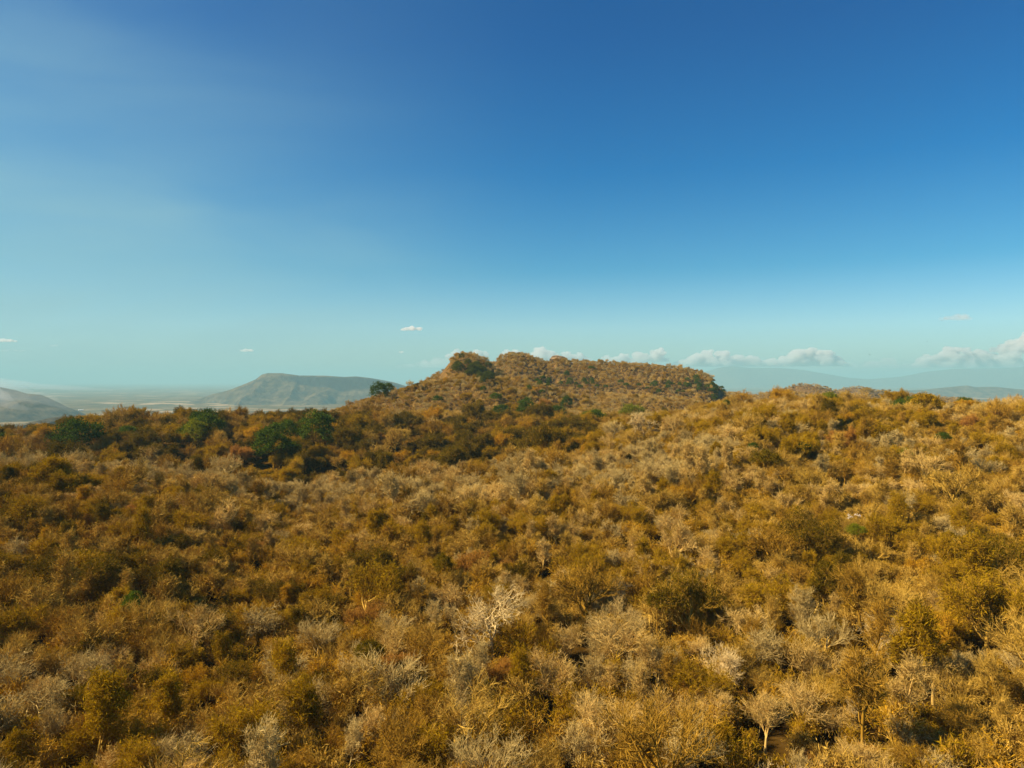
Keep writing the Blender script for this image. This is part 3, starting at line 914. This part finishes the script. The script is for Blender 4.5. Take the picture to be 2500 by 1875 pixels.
for a in (
    (890, 1452, 80, 'rust red leafy tree left of the shady gap in the lower slope'),
    (1150, 1335, 90, 'rust pink tree left of centre at the top of the lower slope'),
    (1200, 1318, 60, 'orange tree beside the rust pink one above the shady gap'),
    (1230, 1330, 60, 'pinkish tree right above the central shady gap'),
    (1195, 1560, 90, 'pinkish brown tree under the big white-limbed tree'),
    (1250, 1545, 60, 'faded pink tree at the right foot of the white-limbed tree'),
    (1080, 1600, 60, 'rust tree below left of the white-limbed tree'),
    (965, 1560, 90, 'orange-brown tree right of the dark olive tree'),
    (1690, 1568, 80, 'pinkish tree left of the pale broom-headed tree'),
    (1812, 1585, 56, 'pinkish tree right of the pale broom-headed tree'),
    (1640, 1615, 60, 'rusty tree below the pinkish pair on the lower slope'),
    (590, 1104, 46, 'bright orange tree on the ridge face left of the green thicket'),
    (652, 1048, 44, 'orange pink tree in the upper middle of the ridge face'),
    (560, 1130, 44, 'dull orange tree near the saddle of the left slope'),
    (1278, 1082, 44, 'pink orange tree in the dark woods below the hill'),
    (935, 1060, 30, 'rust tree on the right part of the ridge face'),
    (1330, 985, 34, 'rust pink tree at the foot of the hill shoulder'),
    (230, 1184, 50, 'orange flat tree highest on the dark left slope'),
    (205, 1225, 50, 'orange tree in the middle of the dark left slope'),
    (205, 1252, 36, 'bright orange small tree lowest of three on the dark left slope'),
    (318, 1208, 60, 'orange tree right of the trio on the dark left slope'),
    (545, 1250, 40, 'small orange tree on the shaded slope below the saddle'),
    (620, 1288, 44, 'orange-brown tree on the slope left of centre'),
    (400, 1430, 40, 'faint rust tree on the left slope'),
    (1560, 1510, 90, 'golden orange tree right of centre on the lower slope'),
    (1530, 1490, 60, 'golden ochre tree beside the golden orange one'),
    (1720, 1425, 60, 'rusty brown tree on the middle of the right slope'),
    (2060, 1062, 60, 'orange tinted tree on the upper right hillside'),
    (2440, 1000, 50, 'reddish tree near the right end of the skyline'),
    (2370, 1010, 50, 'pink-red tree on the upper right hillside'),
    (2020, 985, 60, 'golden orange tree just under the lime tree on the skyline'),
    (1960, 1220, 50, 'rust coloured tree in the middle of the right hillside'),
    (2120, 1700, 50, 'rust tree near the bottom right of the thicket'),
    (1990, 1690, 56, 'orange rust tree behind the thin forked tree'),
):
    place_rust(*a, leaf='leaf_ochre' if 'golden' in a[3] else 'leaf_rust', shape=(4, 3, 5)[a[0] % 3])

# one tree in white blossom
bx, by = at_pixel(2088, 1256)
bt = place('flowering_tree', NEAR[5][0], NEAR[5][1], [M['bark_tan']], M['bark_tan'], bx, by, 0.9, 'bare tree with a few white blossom clusters on the right hillside', z=float(land_all(np.array([bx]), np.array([by]))[0]) - 5.9)
rb = np.random.default_rng(5)
for k in range(6):
    c = np.array([rb.uniform(-1.6, 1.6), rb.uniform(-0.8, 0.8), 6.2 + rb.uniform(-0.4, 0.4)])
    V, Fq = diamonds(rb, c + rb.normal(size=(26, 3)) * np.array([0.16, 0.16, 0.08]), 0.10)
    link('blossom', new_mesh('blossom', V, Fq, [M['petal']]), parent=bt)
TAKEN.append((bx, by, 2.5))

# ------------------------------------------------------------------ the woods
SUNK = np.array(TAKEN)

def jitter_points(u_lim, y0, y1, step, seed):
    """points about `step` metres apart over a wedge of land in front of the camera"""
    r = np.random.default_rng(seed)
    xs = np.arange(-u_lim * y1, u_lim * y1, step)
    ys = np.arange(y0, y1, step)
    X, Y = np.meshgrid(xs, ys, indexing='ij')
    X = X + r.uniform(-0.48, 0.48, X.shape) * step
    Y = Y + r.uniform(-0.48, 0.48, Y.shape) * step
    X, Y = X.ravel(), Y.ravel()
    m = np.abs(X) < u_lim * Y + 8
    return X[m], Y[m], r

def clear_of(X, Y, k=1.0):
    ok = np.ones(len(X), bool)
    for x, y, r in SUNK:
        ok &= (X - x) ** 2 + (Y - y) ** 2 > (r * k) ** 2
    return ok

FORM_WORD = {'broom': 'broom-shaped', 'round': 'round-crowned', 'umbrella': 'wide flat-topped', 'slender': 'tall slender'}
TINTS = [('pale straw', 'bark_pale'), ('tan', 'bark_tan'), ('dull brown', 'bark_brown')]
BEIGE = ('grey beige', 'bark_beige')
LEAVES = [('olive', 'leaf_olive'), ('ochre', 'leaf_ochre'), ('dark olive', 'leaf_dark')]

def choose(X, Y, r):
    """form, tint and size of every tree of the mass"""
    n = len(X)
    form = r.integers(0, len(VARS), n)
    far_form = np.array([0, 1, 2, 3, 4, 5, 6, 3, 4])
    form = np.where(Y > 240, far_form[form], form)
    u = X / Y
    patch = fbm(X / 22, Y / 22, 91, 3)
    big = fbm(X / 75, Y / 75, 92, 2)
    crest = np.exp(-((Y - 180) / 34) ** 2) * (u < 0.30)            # pale bare trees along the brow of the slope
    fold = (Y > 222) & (Y < 385) & (u < 0.12)                      # darker, leafier trees in the fold and on the ridge
    shade = np.exp(-((Y - 105) / 30) ** 2) * np.clip((-0.05 - u) / 0.2, 0, 1)  # left slope's shade put into the tree colours: darker leaves, fewer pale trees
    pale = 0.17 + 0.60 * patch + 0.60 * crest + 0.12 * (Y < 62) + 0.08 * (u > 0.1) - 0.12 * shade
    pale = np.where(fold, 0.06, pale)
    pale = np.where(Y > 420, 0.34 + 0.3 * patch, pale)
    leafy = 0.13 - 0.6 * patch + 0.5 * big - 0.45 * crest + 0.14 * shade
    leafy = np.where(fold, 0.66 + 0.6 * patch, leafy)
    leafy = np.where(Y > 420, 0.06 + 0.4 * big, leafy)
    isleaf = r.random(n) < np.clip(leafy, 0.04, 0.85)
    q = r.random(n)
    tint = np.where(q < np.clip(pale, 0.04, 0.8), 0, np.where(r.random(n) < np.where(fold, 0.25, 0.68), 1, 2))
    darkp = np.where(fold, 0.70, np.where(Y > 1100, 0.6, np.where(Y > 420, 0.18, 0.10 + 0.5 * shade)))
    qq = r.random(n)
    lt = np.where(qq < darkp, 5, np.where(qq > 0.93, 4, 3))
    bg = 0.13 + 0.45 * fbm(X / 16, Y / 16, 96, 2) + 0.45 * crest + 0.10 * (Y < 75) - 0.10 * shade
    bg = np.where(fold, 0.0, np.where(Y > 420, 0.28, bg))
    tint = np.where(r.random(n) < np.clip(bg, 0.0, 0.7), 6, tint)
    kind = np.where(isleaf, lt, tint)
    size = np.clip(0.47 + 0.16 * r.exponential(1.0, n) + 0.24 * r.random(n), 0.45, 1.3) * np.where(fold, 1.45, 1.0) * np.where(Y > 420, 0.82, 1.0)
    return form, kind, size

X1, Y1, r1 = jitter_points(0.80, 27, 420, 3.4, 1001)
X2, Y2, r2 = jitter_points(0.76, 420, 1100, 4.1, 1002)
X3, Y3, r3 = jitter_points(0.72, 1100, 2250, 9.5, 1003)
X, Y = np.concatenate([X1, X2, X3]), np.concatenate([Y1, Y2, Y3])
ZT = land_all(X, Y)
gap = fbm(X / 13, Y / 13, 93, 2)
fold = (Y > 218) & (Y < 395) & (X / Y < 0.13)
keep = in_sight(X, Y, ZT) & (~fold | (RNG.random(len(X)) < 0.38)) & clear_of(X, Y) & ((gap > -0.37) | (Y > 250))
# no ordinary tree holds on the cliff
slope = np.hypot(land_all(X + 3, Y) - land_all(X - 3, Y), land_all(X, Y + 3) - land_all(X, Y - 3)) / 6
keep &= (slope < 0.95) | (RNG.random(len(X)) < 0.12)
X, Y, ZT = X[keep], Y[keep], ZT[keep]
o = np.argsort(Y)
X, Y, ZT = X[o], Y[o], ZT[o]
form, kind, size = choose(X, Y, RNG)
size = np.where(Y > 1100, size * 1.25, size)

def zone(x, y):
    u = x / y
    side = ('at the far left', 'left of centre', 'in the middle', 'right of centre', 'at the far right')[int(np.clip((u + 0.7) / 0.28, 0, 4))]
    if y < 60:
        return 'in the nearest thicket ' + side
    if y < 82:
        return 'low on the slope ' + side
    return 'halfway up the slope ' + side

count = {'bare_tree': 12, 'dry_leaf_tree': 1}
alone = np.zeros(len(X), bool)
for i in range(len(X)):
    if abs(X[i]) > 0.74 * Y[i] + 3 or Y[i] < 37:
        continue
    leafy = 3 <= kind[i] <= 5
    nm = 'dry_leaf_tree' if leafy else 'bare_tree'
    if count[nm] >= 296:
        if min(count.values()) >= 296:
            break
        continue
    count[nm] += 1
    alone[i] = True
    f = VARS[form[i]][0]
    zn = zone(X[i], Y[i])
    big = 'small ' if size[i] < 0.62 else ('large ' if size[i] > 0.92 else '')
    tm, cm, lm = NEAR[form[i]]
    z = ZT[i] - CANOPY
    if leafy:
        w, mt = LEAVES[kind[i] - 3]
        lab = f'{big}{w}-leaved {FORM_WORD[f]} tree {zn}'
        place(nm, tm, lm, [M['bark_brown'], M[mt]], M['bark_tan'], X[i], Y[i], size[i], lab, group=lab.replace(' tree ', ' trees '), z=z)
    else:
        w, mt = BEIGE if kind[i] == 6 else TINTS[kind[i]]
        lab = f'{big}{w} {FORM_WORD[f]} leafless tree {zn}'
        place(nm, tm, cm, [M[mt]], M[mt], X[i], Y[i], size[i], lab, group=lab.replace(' tree ', ' trees '), z=z)

# the rest of the trees, and the shrubs under them: one mass each
def scatter(name, P, kinds, rots, sizes, sources, label):
    sc = bpy.data.collections.new(name + '_sources')
    for k, (me, mats) in enumerate(sources):
        ob = bpy.data.objects.new(f'{name}_source_{k:03d}', me)
        for j, mt in enumerate(mats):
            ob.material_slots[j].link = 'OBJECT'
            ob.material_slots[j].material = mt
        sc.objects.link(ob)
    me = bpy.data.meshes.new(name)
    me.vertices.add(len(P))
    me.vertices.foreach_set('co', np.asarray(P, np.float32).ravel())
    a = me.attributes.new('kind_index', 'INT', 'POINT')
    a.data.foreach_set('value', np.asarray(kinds, np.int32))
    a = me.attributes.new('turn', 'FLOAT_VECTOR', 'POINT')
    a.data.foreach_set('vector', np.asarray(rots, np.float32).ravel())
    a = me.attributes.new('size', 'FLOAT_VECTOR', 'POINT')
    a.data.foreach_set('vector', np.asarray(sizes, np.float32).ravel())
    ob = link(name, me, label=label, kind='stuff')
    ng = bpy.data.node_groups.new(name, 'GeometryNodeTree')
    ng.interface.new_socket('Geometry', in_out='INPUT', socket_type='NodeSocketGeometry')
    ng.interface.new_socket('Geometry', in_out='OUTPUT', socket_type='NodeSocketGeometry')
    gi, go = ng.nodes.new('NodeGroupInput'), ng.nodes.new('NodeGroupOutput')
    ci = ng.nodes.new('GeometryNodeCollectionInfo')
    ci.inputs['Collection'].default_value = sc
    ci.inputs['Separate Children'].default_value = True
    ci.inputs['Reset Children'].default_value = True
    ip = ng.nodes.new('GeometryNodeInstanceOnPoints')
    ip.inputs['Pick Instance'].default_value = True
    L = ng.links.new
    L(gi.outputs[0], ip.inputs['Points'])
    L(ci.outputs[0], ip.inputs['Instance'])
    for nm, typ, sock in (('kind_index', 'INT', 'Instance Index'), ('turn', 'FLOAT_VECTOR', 'Rotation'), ('size', 'FLOAT_VECTOR', 'Scale')):
        na = ng.nodes.new('GeometryNodeInputNamedAttribute')
        na.data_type = typ
        na.inputs['Name'].default_value = nm
        L(na.outputs['Attribute'], ip.inputs[sock])
    L(ip.outputs[0], go.inputs[0])
    md = ob.modifiers.new('scatter', 'NODES')
    md.node_group = ng
    return ob

rest = ~alone
src = []
for i in range(len(VARS)):
    for w, mt in TINTS:
        src.append((FARM[i][0], [M[mt]]))
    for w, mt in LEAVES:
        src.append((FARM[i][1], [M['bark_brown'], M[mt]]))
    src.append((FARM[i][0], [M[BEIGE[1]]]))
n = int(rest.sum())
P = np.stack([X[rest], Y[rest], ZT[rest] - CANOPY - 0.1], 1)
rot = np.stack([RNG.normal(size=n) * 0.06, RNG.normal(size=n) * 0.06, RNG.uniform(0, 6.283, n)], 1)
sz = size[rest][:, None] * np.stack([RNG.uniform(0.9, 1.15, n), RNG.uniform(0.9, 1.15, n), RNG.uniform(0.85, 1.1, n)], 1)
scatter('forest', P, form[rest] * 7 + kind[rest], rot, sz, src, 'dry leafless and olive woods covering the slopes, the ridge and the hill')
print('trees alone', count, 'forest', n)

xs, ys, rr = jitter_points(0.80, 24, 330, 2.7, 1005)
zs = land(xs, ys)
k = in_sight(xs, ys, zs) & ((ys < 212) | (xs / ys > 0.14)) & (fbm(xs / 9, ys / 9, 94, 2) > -0.36)
xs, ys, zs = xs[k], ys[k], zs[k] - CANOPY
n = len(xs)
patch = fbm(xs / 15, ys / 15, 95, 2)
kd = np.where(patch + rr.normal(size=n) * 0.3 > 0.0, rr.integers(0, 2, n) * 2, rr.integers(0, 2, n) * 2 + 1)
s = rr.uniform(0.7, 1.35, n)
scatter('undergrowth', np.stack([xs, ys, zs], 1), kd, np.stack([0 * s, 0 * s, rr.uniform(0, 6.283, n)], 1), np.stack([s, s, s * rr.uniform(0.8, 1.3, n)], 1),
        [(m, [mm for mm in m.materials]) for m in SHRUB], 'tangled dry shrubs filling the ground between the trees')
print('shrubs', n)

# ------------------------------------------------------------------ rocks on the hill
MR = mat_hill('bare_pale_rock', (0.20, 0.13, 0.06), (0.34, 0.23, 0.12), (0.26, 0.19, 0.11), 0.6, (0.2, 0.3))
def rock(px, py, w, h, label, Y):
    import bmesh
    bm = bmesh.new()
    bmesh.ops.create_icosphere(bm, subdivisions=4, radius=1.0)
    V = np.array([v.co[:] for v in bm.verts])
    d = 1 + 0.28 * fbm(V[:, 0] * 2.2 + px, V[:, 1] * 2.2 + V[:, 2] * 1.3, 5, 4) + 0.10 * np.abs(vnoise(V[:, 2] * 6, V[:, 0] * 1.5 + 3, 8))
    V = V * d[:, None] * np.array([w / 2, w / 3, h])
    Fs = np.array([[v.index for v in f.verts] for f in bm.faces])
    bm.free()
    x = (px - HX) / F * Y
    link('rock', new_mesh('rock', V, Fs, [MR]), label=label, cat='rock', loc=(x, Y, (HY - py) / F * Y))
rock(1362, 877, 18, 4.2, 'bare rocky knob on the crest of the plateau', 798)

# ------------------------------------------------------------------ far things: shed, birds
def build_shed():
    u = (197 - HX) / F
    Yd = 5000.0
    z0 = float(max(land(np.array([u * Yd]), np.array([Yd]))[0] - CANOPY, -206.5)) - 2
    mw, nt, out = mat_new('white_sheet_metal')
    d = N(nt, 'ShaderNodeBsdfDiffuse')
    d.inputs[0].default_value = (0.8, 0.78, 0.74, 1)
    nt.links.new(d.outputs[0], out.inputs['Surface'])
    w, dp, h, g = 6.0, 15.0, 5.0, 2.5
    e = bpy.data.objects.new('shed', None)
    COL.objects.link(e)
    e.location = (u * Yd, Yd, z0)
    e.rotation_euler = (0, 0, rad(-50))
    e['label'] = 'tiny white long shed on the plain beside the smoking hill'
    e['category'] = 'shed'
    V = [(-w, -dp, 0), (w, -dp, 0), (w, dp, 0), (-w, dp, 0), (-w, -dp, h), (w, -dp, h), (w, dp, h), (-w, dp, h), (0, -dp, h + g), (0, dp, h + g)]
    wall = new_mesh('shed_wall', V, [np.array([(0, 1, 5, 4), (1, 2, 6, 5), (2, 3, 7, 6), (3, 0, 4, 7)]), np.array([(4, 5, 8), (6, 7, 9)])], [mw])
    link('wall', wall, parent=e)
    o = 0.6
    V = [(-w - o, -dp - o, h - 0.2), (0, -dp - o, h + g + 0.15), (w + o, -dp - o, h - 0.2), (-w - o, dp + o, h - 0.2), (0, dp + o, h + g + 0.15), (w + o, dp + o, h - 0.2)]
    V += [(a, b, c + 0.25) for a, b, c in V]
    roof = new_mesh('shed_roof', V, np.array([(0, 3, 4, 1), (1, 4, 5, 2), (6, 7, 10, 9), (7, 8, 11, 10), (0, 1, 7, 6), (1, 2, 8, 7), (3, 9, 10, 4), (4, 10, 11, 5), (0, 6, 9, 3), (2, 5, 11, 8)]), [mw])
    link('roof', roof, parent=e)
build_shed()

def build_bird(px, py, Y, span, rz, label):
    mb = M.get('feather')
    if mb is None:
        mb, nt, out = mat_new('dark_feathers')
        d = N(nt, 'ShaderNodeBsdfDiffuse')
        d.inputs[0].default_value = (0.025, 0.02, 0.018, 1)
        nt.links.new(d.outputs[0], out.inputs['Surface'])
        M['feather'] = mb
    e = bpy.data.objects.new('bird', None)
    COL.objects.link(e)
    e.location = ((px - HX) / F * Y, Y, (HY - py) / F * Y)
    e.rotation_euler = (rad(12), rad(25), rz)
    e['label'] = label
    e['category'] = 'bird'
    s = span / 2
    pts = np.array([[[0, y * s, 0] for y in np.linspace(-0.42, 0.42, 9)]])
    pts[0, :, 2] += 0.02 * s
    rr = np.array([[0.01, 0.04, 0.07, 0.1, 0.11, 0.1, 0.08, 0.06, 0.015]]) * s
    V, Fq = tubes(pts, rr, 8)
    tail = np.array([(-0.05, -0.38, 0.02), (0.05, -0.38, 0.02), (0.13, -0.66, 0.03), (-0.13, -0.66, 0.03), (-0.05, -0.38, 0.0), (0.05, -0.38, 0.0), (0.13, -0.66, 0.015), (-0.13, -0.66, 0.015)]) * s
    tf = np.array([(0, 1, 2, 3), (7, 6, 5, 4), (0, 3, 7, 4), (1, 5, 6, 2), (2, 6, 7, 3), (0, 4, 5, 1)])
    Vj, Fj = join([(V, Fq), (tail, tf)])
    link('body', new_mesh('bird_body', Vj, Fj, [mb], smooth=True), parent=e)
    for sg in (-1, 1):
        t = np.linspace(0, 1, 7)
        lead = np.stack([sg * (0.06 + 0.94 * t), 0.20 - 0.10 * t + 0.12 * np.sin(t * 3.1), 0.22 * np.sin(t * 2.2)], 1) * s
        ch = (0.32 - 0.20 * t)[:, None] * np.array([[0, -1, 0.05]]) * s
        top = np.stack([lead, lead + ch], 1).reshape(-1, 3)
        V = np.concatenate([top, top - np.array([0, 0, 0.02 * s])])
        q = np.arange(6) * 2
        f1 = np.stack([q, q + 1, q + 3, q + 2], 1)
        f2 = f1[:, ::-1] + 14
        ed = np.concatenate([np.stack([q, q + 2, q + 16, q + 14], 1), np.stack([q + 1, q + 15, q + 17, q + 3], 1), np.array([[12, 13, 27, 26], [0, 14, 15, 1]])])
        link('wing', new_mesh('bird_wing', V, np.concatenate([f1, f2, ed]), [mb]), parent=e)
build_bird(2123, 866, 330, 1.3, 0.4, 'dark bird gliding low in the sky before the cloud gap')
build_bird(2263, 834, 420, 1.1, 1.9, 'faint dark bird gliding high left of the right-hand cloud')
build_bird(2299, 783, 460, 1.1, 2.3, 'highest dark bird, below the small wispy cloud')

# ------------------------------------------------------------------ clouds, far beyond the haze
MC = mat_volume('cloud_vapour', (1.0, 0.99, 0.98), 0.005, 0.2)
MCt = mat_volume('thin_cloud_vapour', (1.0, 0.99, 0.98), 0.0009, 0.2)
CY = 42000.0
def cloud(x0, x1, base, lumps, label, mat, seed, thick=1.0):
    """lumps: (column, top row, half width) in photograph pixels; a flat-based heap of billows"""
    import bmesh
    rc = np.random.default_rng(seed)
    k = CY / F
    Vs, Fs, off = [], [], 0
    bm = bmesh.new()
    bmesh.ops.create_icosphere(bm, subdivisions=3, radius=1.0)
    S = np.array([v.co[:] for v in bm.verts])
    T = np.array([[v.index for v in f.verts] for f in bm.faces])
    bm.free()
    for px, top, hw in lumps:
        h = base - top
        m = max(5, int(5 + h * 0.45))
        for q in range(m):
            f = rc.random() ** 0.8
            r = hw * rc.uniform(0.30, 0.62) * (1 - 0.45 * f)
            r = min(r, max(h * 0.55, 2.0))
            cx = px + rc.normal() * hw * 0.42 * (1 - 0.5 * f)
            cz = base - (h - r) * f
            D = 1 + 0.75 * fbm(S[:, 0] * 2.6 + q * 3, S[:, 1] * 2.6 + S[:, 2] * 2.6, seed + q, 4, 0.6)
            V = S * D[:, None] * r * np.array([1.25, 1.25, 0.85])
            V[:, 2] = np.maximum(V[:, 2] + (HY - cz), HY - base - 1.5 + 1.5 * vnoise(V[:, 0] / 9, V[:, 1] / 9, 3)) - (HY - cz)
            Vs.append(V * k + np.array([(cx - HX) * k, rc.normal() * hw * 0.5 * k, (HY - cz) * k]))
            Fs.append(T + off)
            off += len(V)
    V = np.concatenate(Vs)
    c = np.array([V[:, 0].mean(), CY, V[:, 2].min()])
    V = V - np.array([c[0], 0, c[2]])
    me = new_mesh('cloud', V, np.concatenate(Fs), [mat], smooth=True)
    ob = link('cloud', me, label=label, cat='cloud', group='white clouds low over the horizon', loc=tuple(c))
    rm = ob.modifiers.new('one skin', 'REMESH')
    rm.mode = 'VOXEL'
    rm.voxel_size = max(45.0, (x1 - x0) * k / 150)
    rm.use_smooth_shade = True
    return ob

cloud(1640, 2050, 893, [(1668, 876, 26), (1700, 860, 30), (1728, 852, 26), (1765, 853, 32), (1800, 862, 30), (1835, 866, 30), (1880, 872, 30), (1915, 866, 28), (1945, 850, 26), (1975, 846, 26), (2010, 851, 28), (2040, 868, 26)], 'long white cloud bank over the far mountains right of the hill', MC, 1)
cloud(2050, 2240, 897, [(2075, 884, 30), (2125, 878, 28), (2165, 872, 26), (2200, 886, 30)], 'faint low cloud between the two white cloud banks', MCt, 2)
cloud(2230, 2480, 896, [(2255, 868, 24), (2285, 860, 26), (2320, 840, 26), (2350, 843, 26), (2390, 850, 34), (2440, 855, 40)], 'pale cloud bank at the right above the blue hills', MC, 3)
cloud(2430, 2600, 862, [(2450, 838, 20), (2480, 826, 26), (2515, 808, 34), (2560, 800, 34)], 'brightest white cloud cut by the right edge of the view', MC, 4)
cloud(1270, 1420, 880, [(1285, 862, 16), (1318, 845, 24), (1340, 848, 22), (1385, 856, 20), (1410, 858, 20)], 'white puffy cloud rising behind the rounded top of the hill', MC, 5)
cloud(1470, 1620, 884, [(1482, 864, 14), (1525, 860, 22), (1560, 856, 24), (1600, 850, 18), (1615, 846, 14)], 'low white clouds behind the plateau', MC, 6)
cloud(960, 1110, 896, [(975, 892, 20), (1000, 886, 24), (1035, 876, 24), (1065, 870, 22), (1090, 870, 18)], 'thin slanting cloud left of the cone of the hill', MCt, 7)
cloud(1085, 1190, 872, [(1098, 862, 12), (1118, 850, 14), (1165, 850, 16), (1185, 856, 12)], 'small white cloud peeping from behind the cone of the hill', MC, 8)
cloud(1230, 1280, 866, [(1240, 851, 14), (1260, 849, 12)], 'tiny white cloud above the rounded hilltop', MC, 14)
cloud(980, 1032, 805, [(990, 798, 12), (1008, 794, 16), (1024, 797, 12)], 'small flat white cloud high left of the hill', MC, 9)
cloud(584, 622, 857, [(592, 852, 9), (602, 850, 11), (614, 851, 9)], 'small flat white cloud above the flat-topped mountain', MC, 10)
cloud(-12, 32, 833, [(-4, 827, 12), (10, 825, 13), (24, 826, 10)], 'small white cloud at the left edge of the view', MC, 11)
cloud(0, 70, 857, [(12, 852, 14), (38, 852, 16), (58, 853, 12)], 'thin flat cloud low at the left edge of the view', MCt, 12)
cloud(972, 990, 861, [(976, 857, 6), (983, 856, 6)], 'speck of white cloud left of the cone', MC, 13)
cloud(2300, 2368, 780, [(2312, 770, 16), (2336, 764, 18), (2356, 764, 16)], 'small wispy cloud high at the right', MCt, 15)
cloud(120, 142, 845, [(126, 841, 7), (136, 840, 7)], 'tiny cloud above the smoking hill', MCt, 16)

# ------------------------------------------------------------------ smoke on the plain
MS = mat_volume('pale_smoke', (0.95, 0.97, 1.0), 0.0016, 0.2)
MS2 = mat_volume('dense_smoke', (0.95, 0.97, 1.0), 0.0036, 0.2)
def smoke(path, Y, label, mat, seed, depth=40.0):
    """path: (column, row, half height in pixels) from the fire downwind"""
    import bmesh
    rc = np.random.default_rng(seed)
    k = Y / F
    p = np.array(path, float)
    t = np.linspace(0, len(p) - 1, len(p) * 7)
    px, py, hh = (np.interp(t, np.arange(len(p)), p[:, j]) for j in range(3))
    hh = hh * (1 + 0.5 * vnoise(t * 0.9, 0 * t, seed))
    hh = np.maximum(hh, 0.6)
    pts = np.stack([(px - HX) * k, Y + depth * vnoise(t * 0.5, 0 * t, seed + 9), (HY - py) * k], 1)[None]
    V, Fq = tubes(pts, (hh * k)[None], 14)
    V = V + 0.3 * np.repeat(hh * k, 14)[:, None] * np.array([0, 0, 1.0]) * vnoise(V[:, 0] / (14 * k), V[:, 1] / (14 * k), seed)[:, None]
    i0 = np.arange(14)
    V = np.concatenate([V, pts[0, :1], pts[0, -1:]])
    n = len(V)
    caps = np.concatenate([np.stack([np.roll(i0, -1), i0, np.full(14, n - 2)], 1), np.stack([i0 + n - 16, np.roll(i0, -1) + n - 16, np.full(14, n - 1)], 1)])
    c = V.mean(0)
    link('smoke', new_mesh('smoke_plume', V - c, [Fq, caps], [mat], smooth=True), label=label, cat='smoke', group='smoke drifting from field fires on the plain', loc=tuple(c))
smoke([(176, 1000, 2), (165, 997, 5), (150, 990, 8), (130, 980, 11), (90, 972, 14), (50, 965, 18), (0, 955, 22), (-60, 945, 26)], 3600, 'thin smoke trail rising from the fire at the right foot of the smoking hill', MS, 1)
smoke([(78, 999, 2), (66, 997, 5), (50, 994, 8), (30, 986, 13), (10, 975, 20), (-20, 965, 26), (-70, 950, 34)], 3300, 'thick bluish smoke rising at the left foot of the smoking hill', MS2, 2)
smoke([(98, 985, 1.5), (92, 980, 3), (80, 976, 4), (60, 974, 6), (30, 970, 9), (-20, 962, 14)], 3500, 'wisp of smoke on the face of the smoking hill', MS, 3)
smoke([(287, 953, 1), (270, 952, 2), (245, 951, 3.5), (200, 949, 4.5), (140, 946, 7), (70, 941, 10), (0, 936, 13), (-80, 932, 16)], 11000, 'long flat smoke streak lying over the plain behind the smoking hill', MS2, 4)
smoke([(505, 958, 1), (490, 958, 1.4), (460, 958, 1.6), (430, 957, 1.4), (408, 957, 0.8)], 9500, 'thin pale smoke line on the plain left of the flat-topped mountain', MS2, 5)

# ------------------------------------------------------------------ haze: the dusty dry-season air
HAZE_DENSITY = 0.82e-4
def build_haze():
    mh = mat_volume('dusty_air', (0.38, 0.715, 0.80), HAZE_DENSITY, 0.0)
    lo, hi, s = -282.0, 460.0, 64000.0
    V = [(-s, -s, lo), (s, -s, lo), (s, s, lo), (-s, s, lo), (-s, -s, hi), (s, -s, hi), (s, s, hi), (-s, s, hi)]
    Fq = np.array([(3, 2, 1, 0), (4, 5, 6, 7), (0, 1, 5, 4), (1, 2, 6, 5), (2, 3, 7, 6), (3, 0, 4, 7)])
    link('haze', new_mesh('haze', V, Fq, [mh]), kind='stuff')
build_haze()
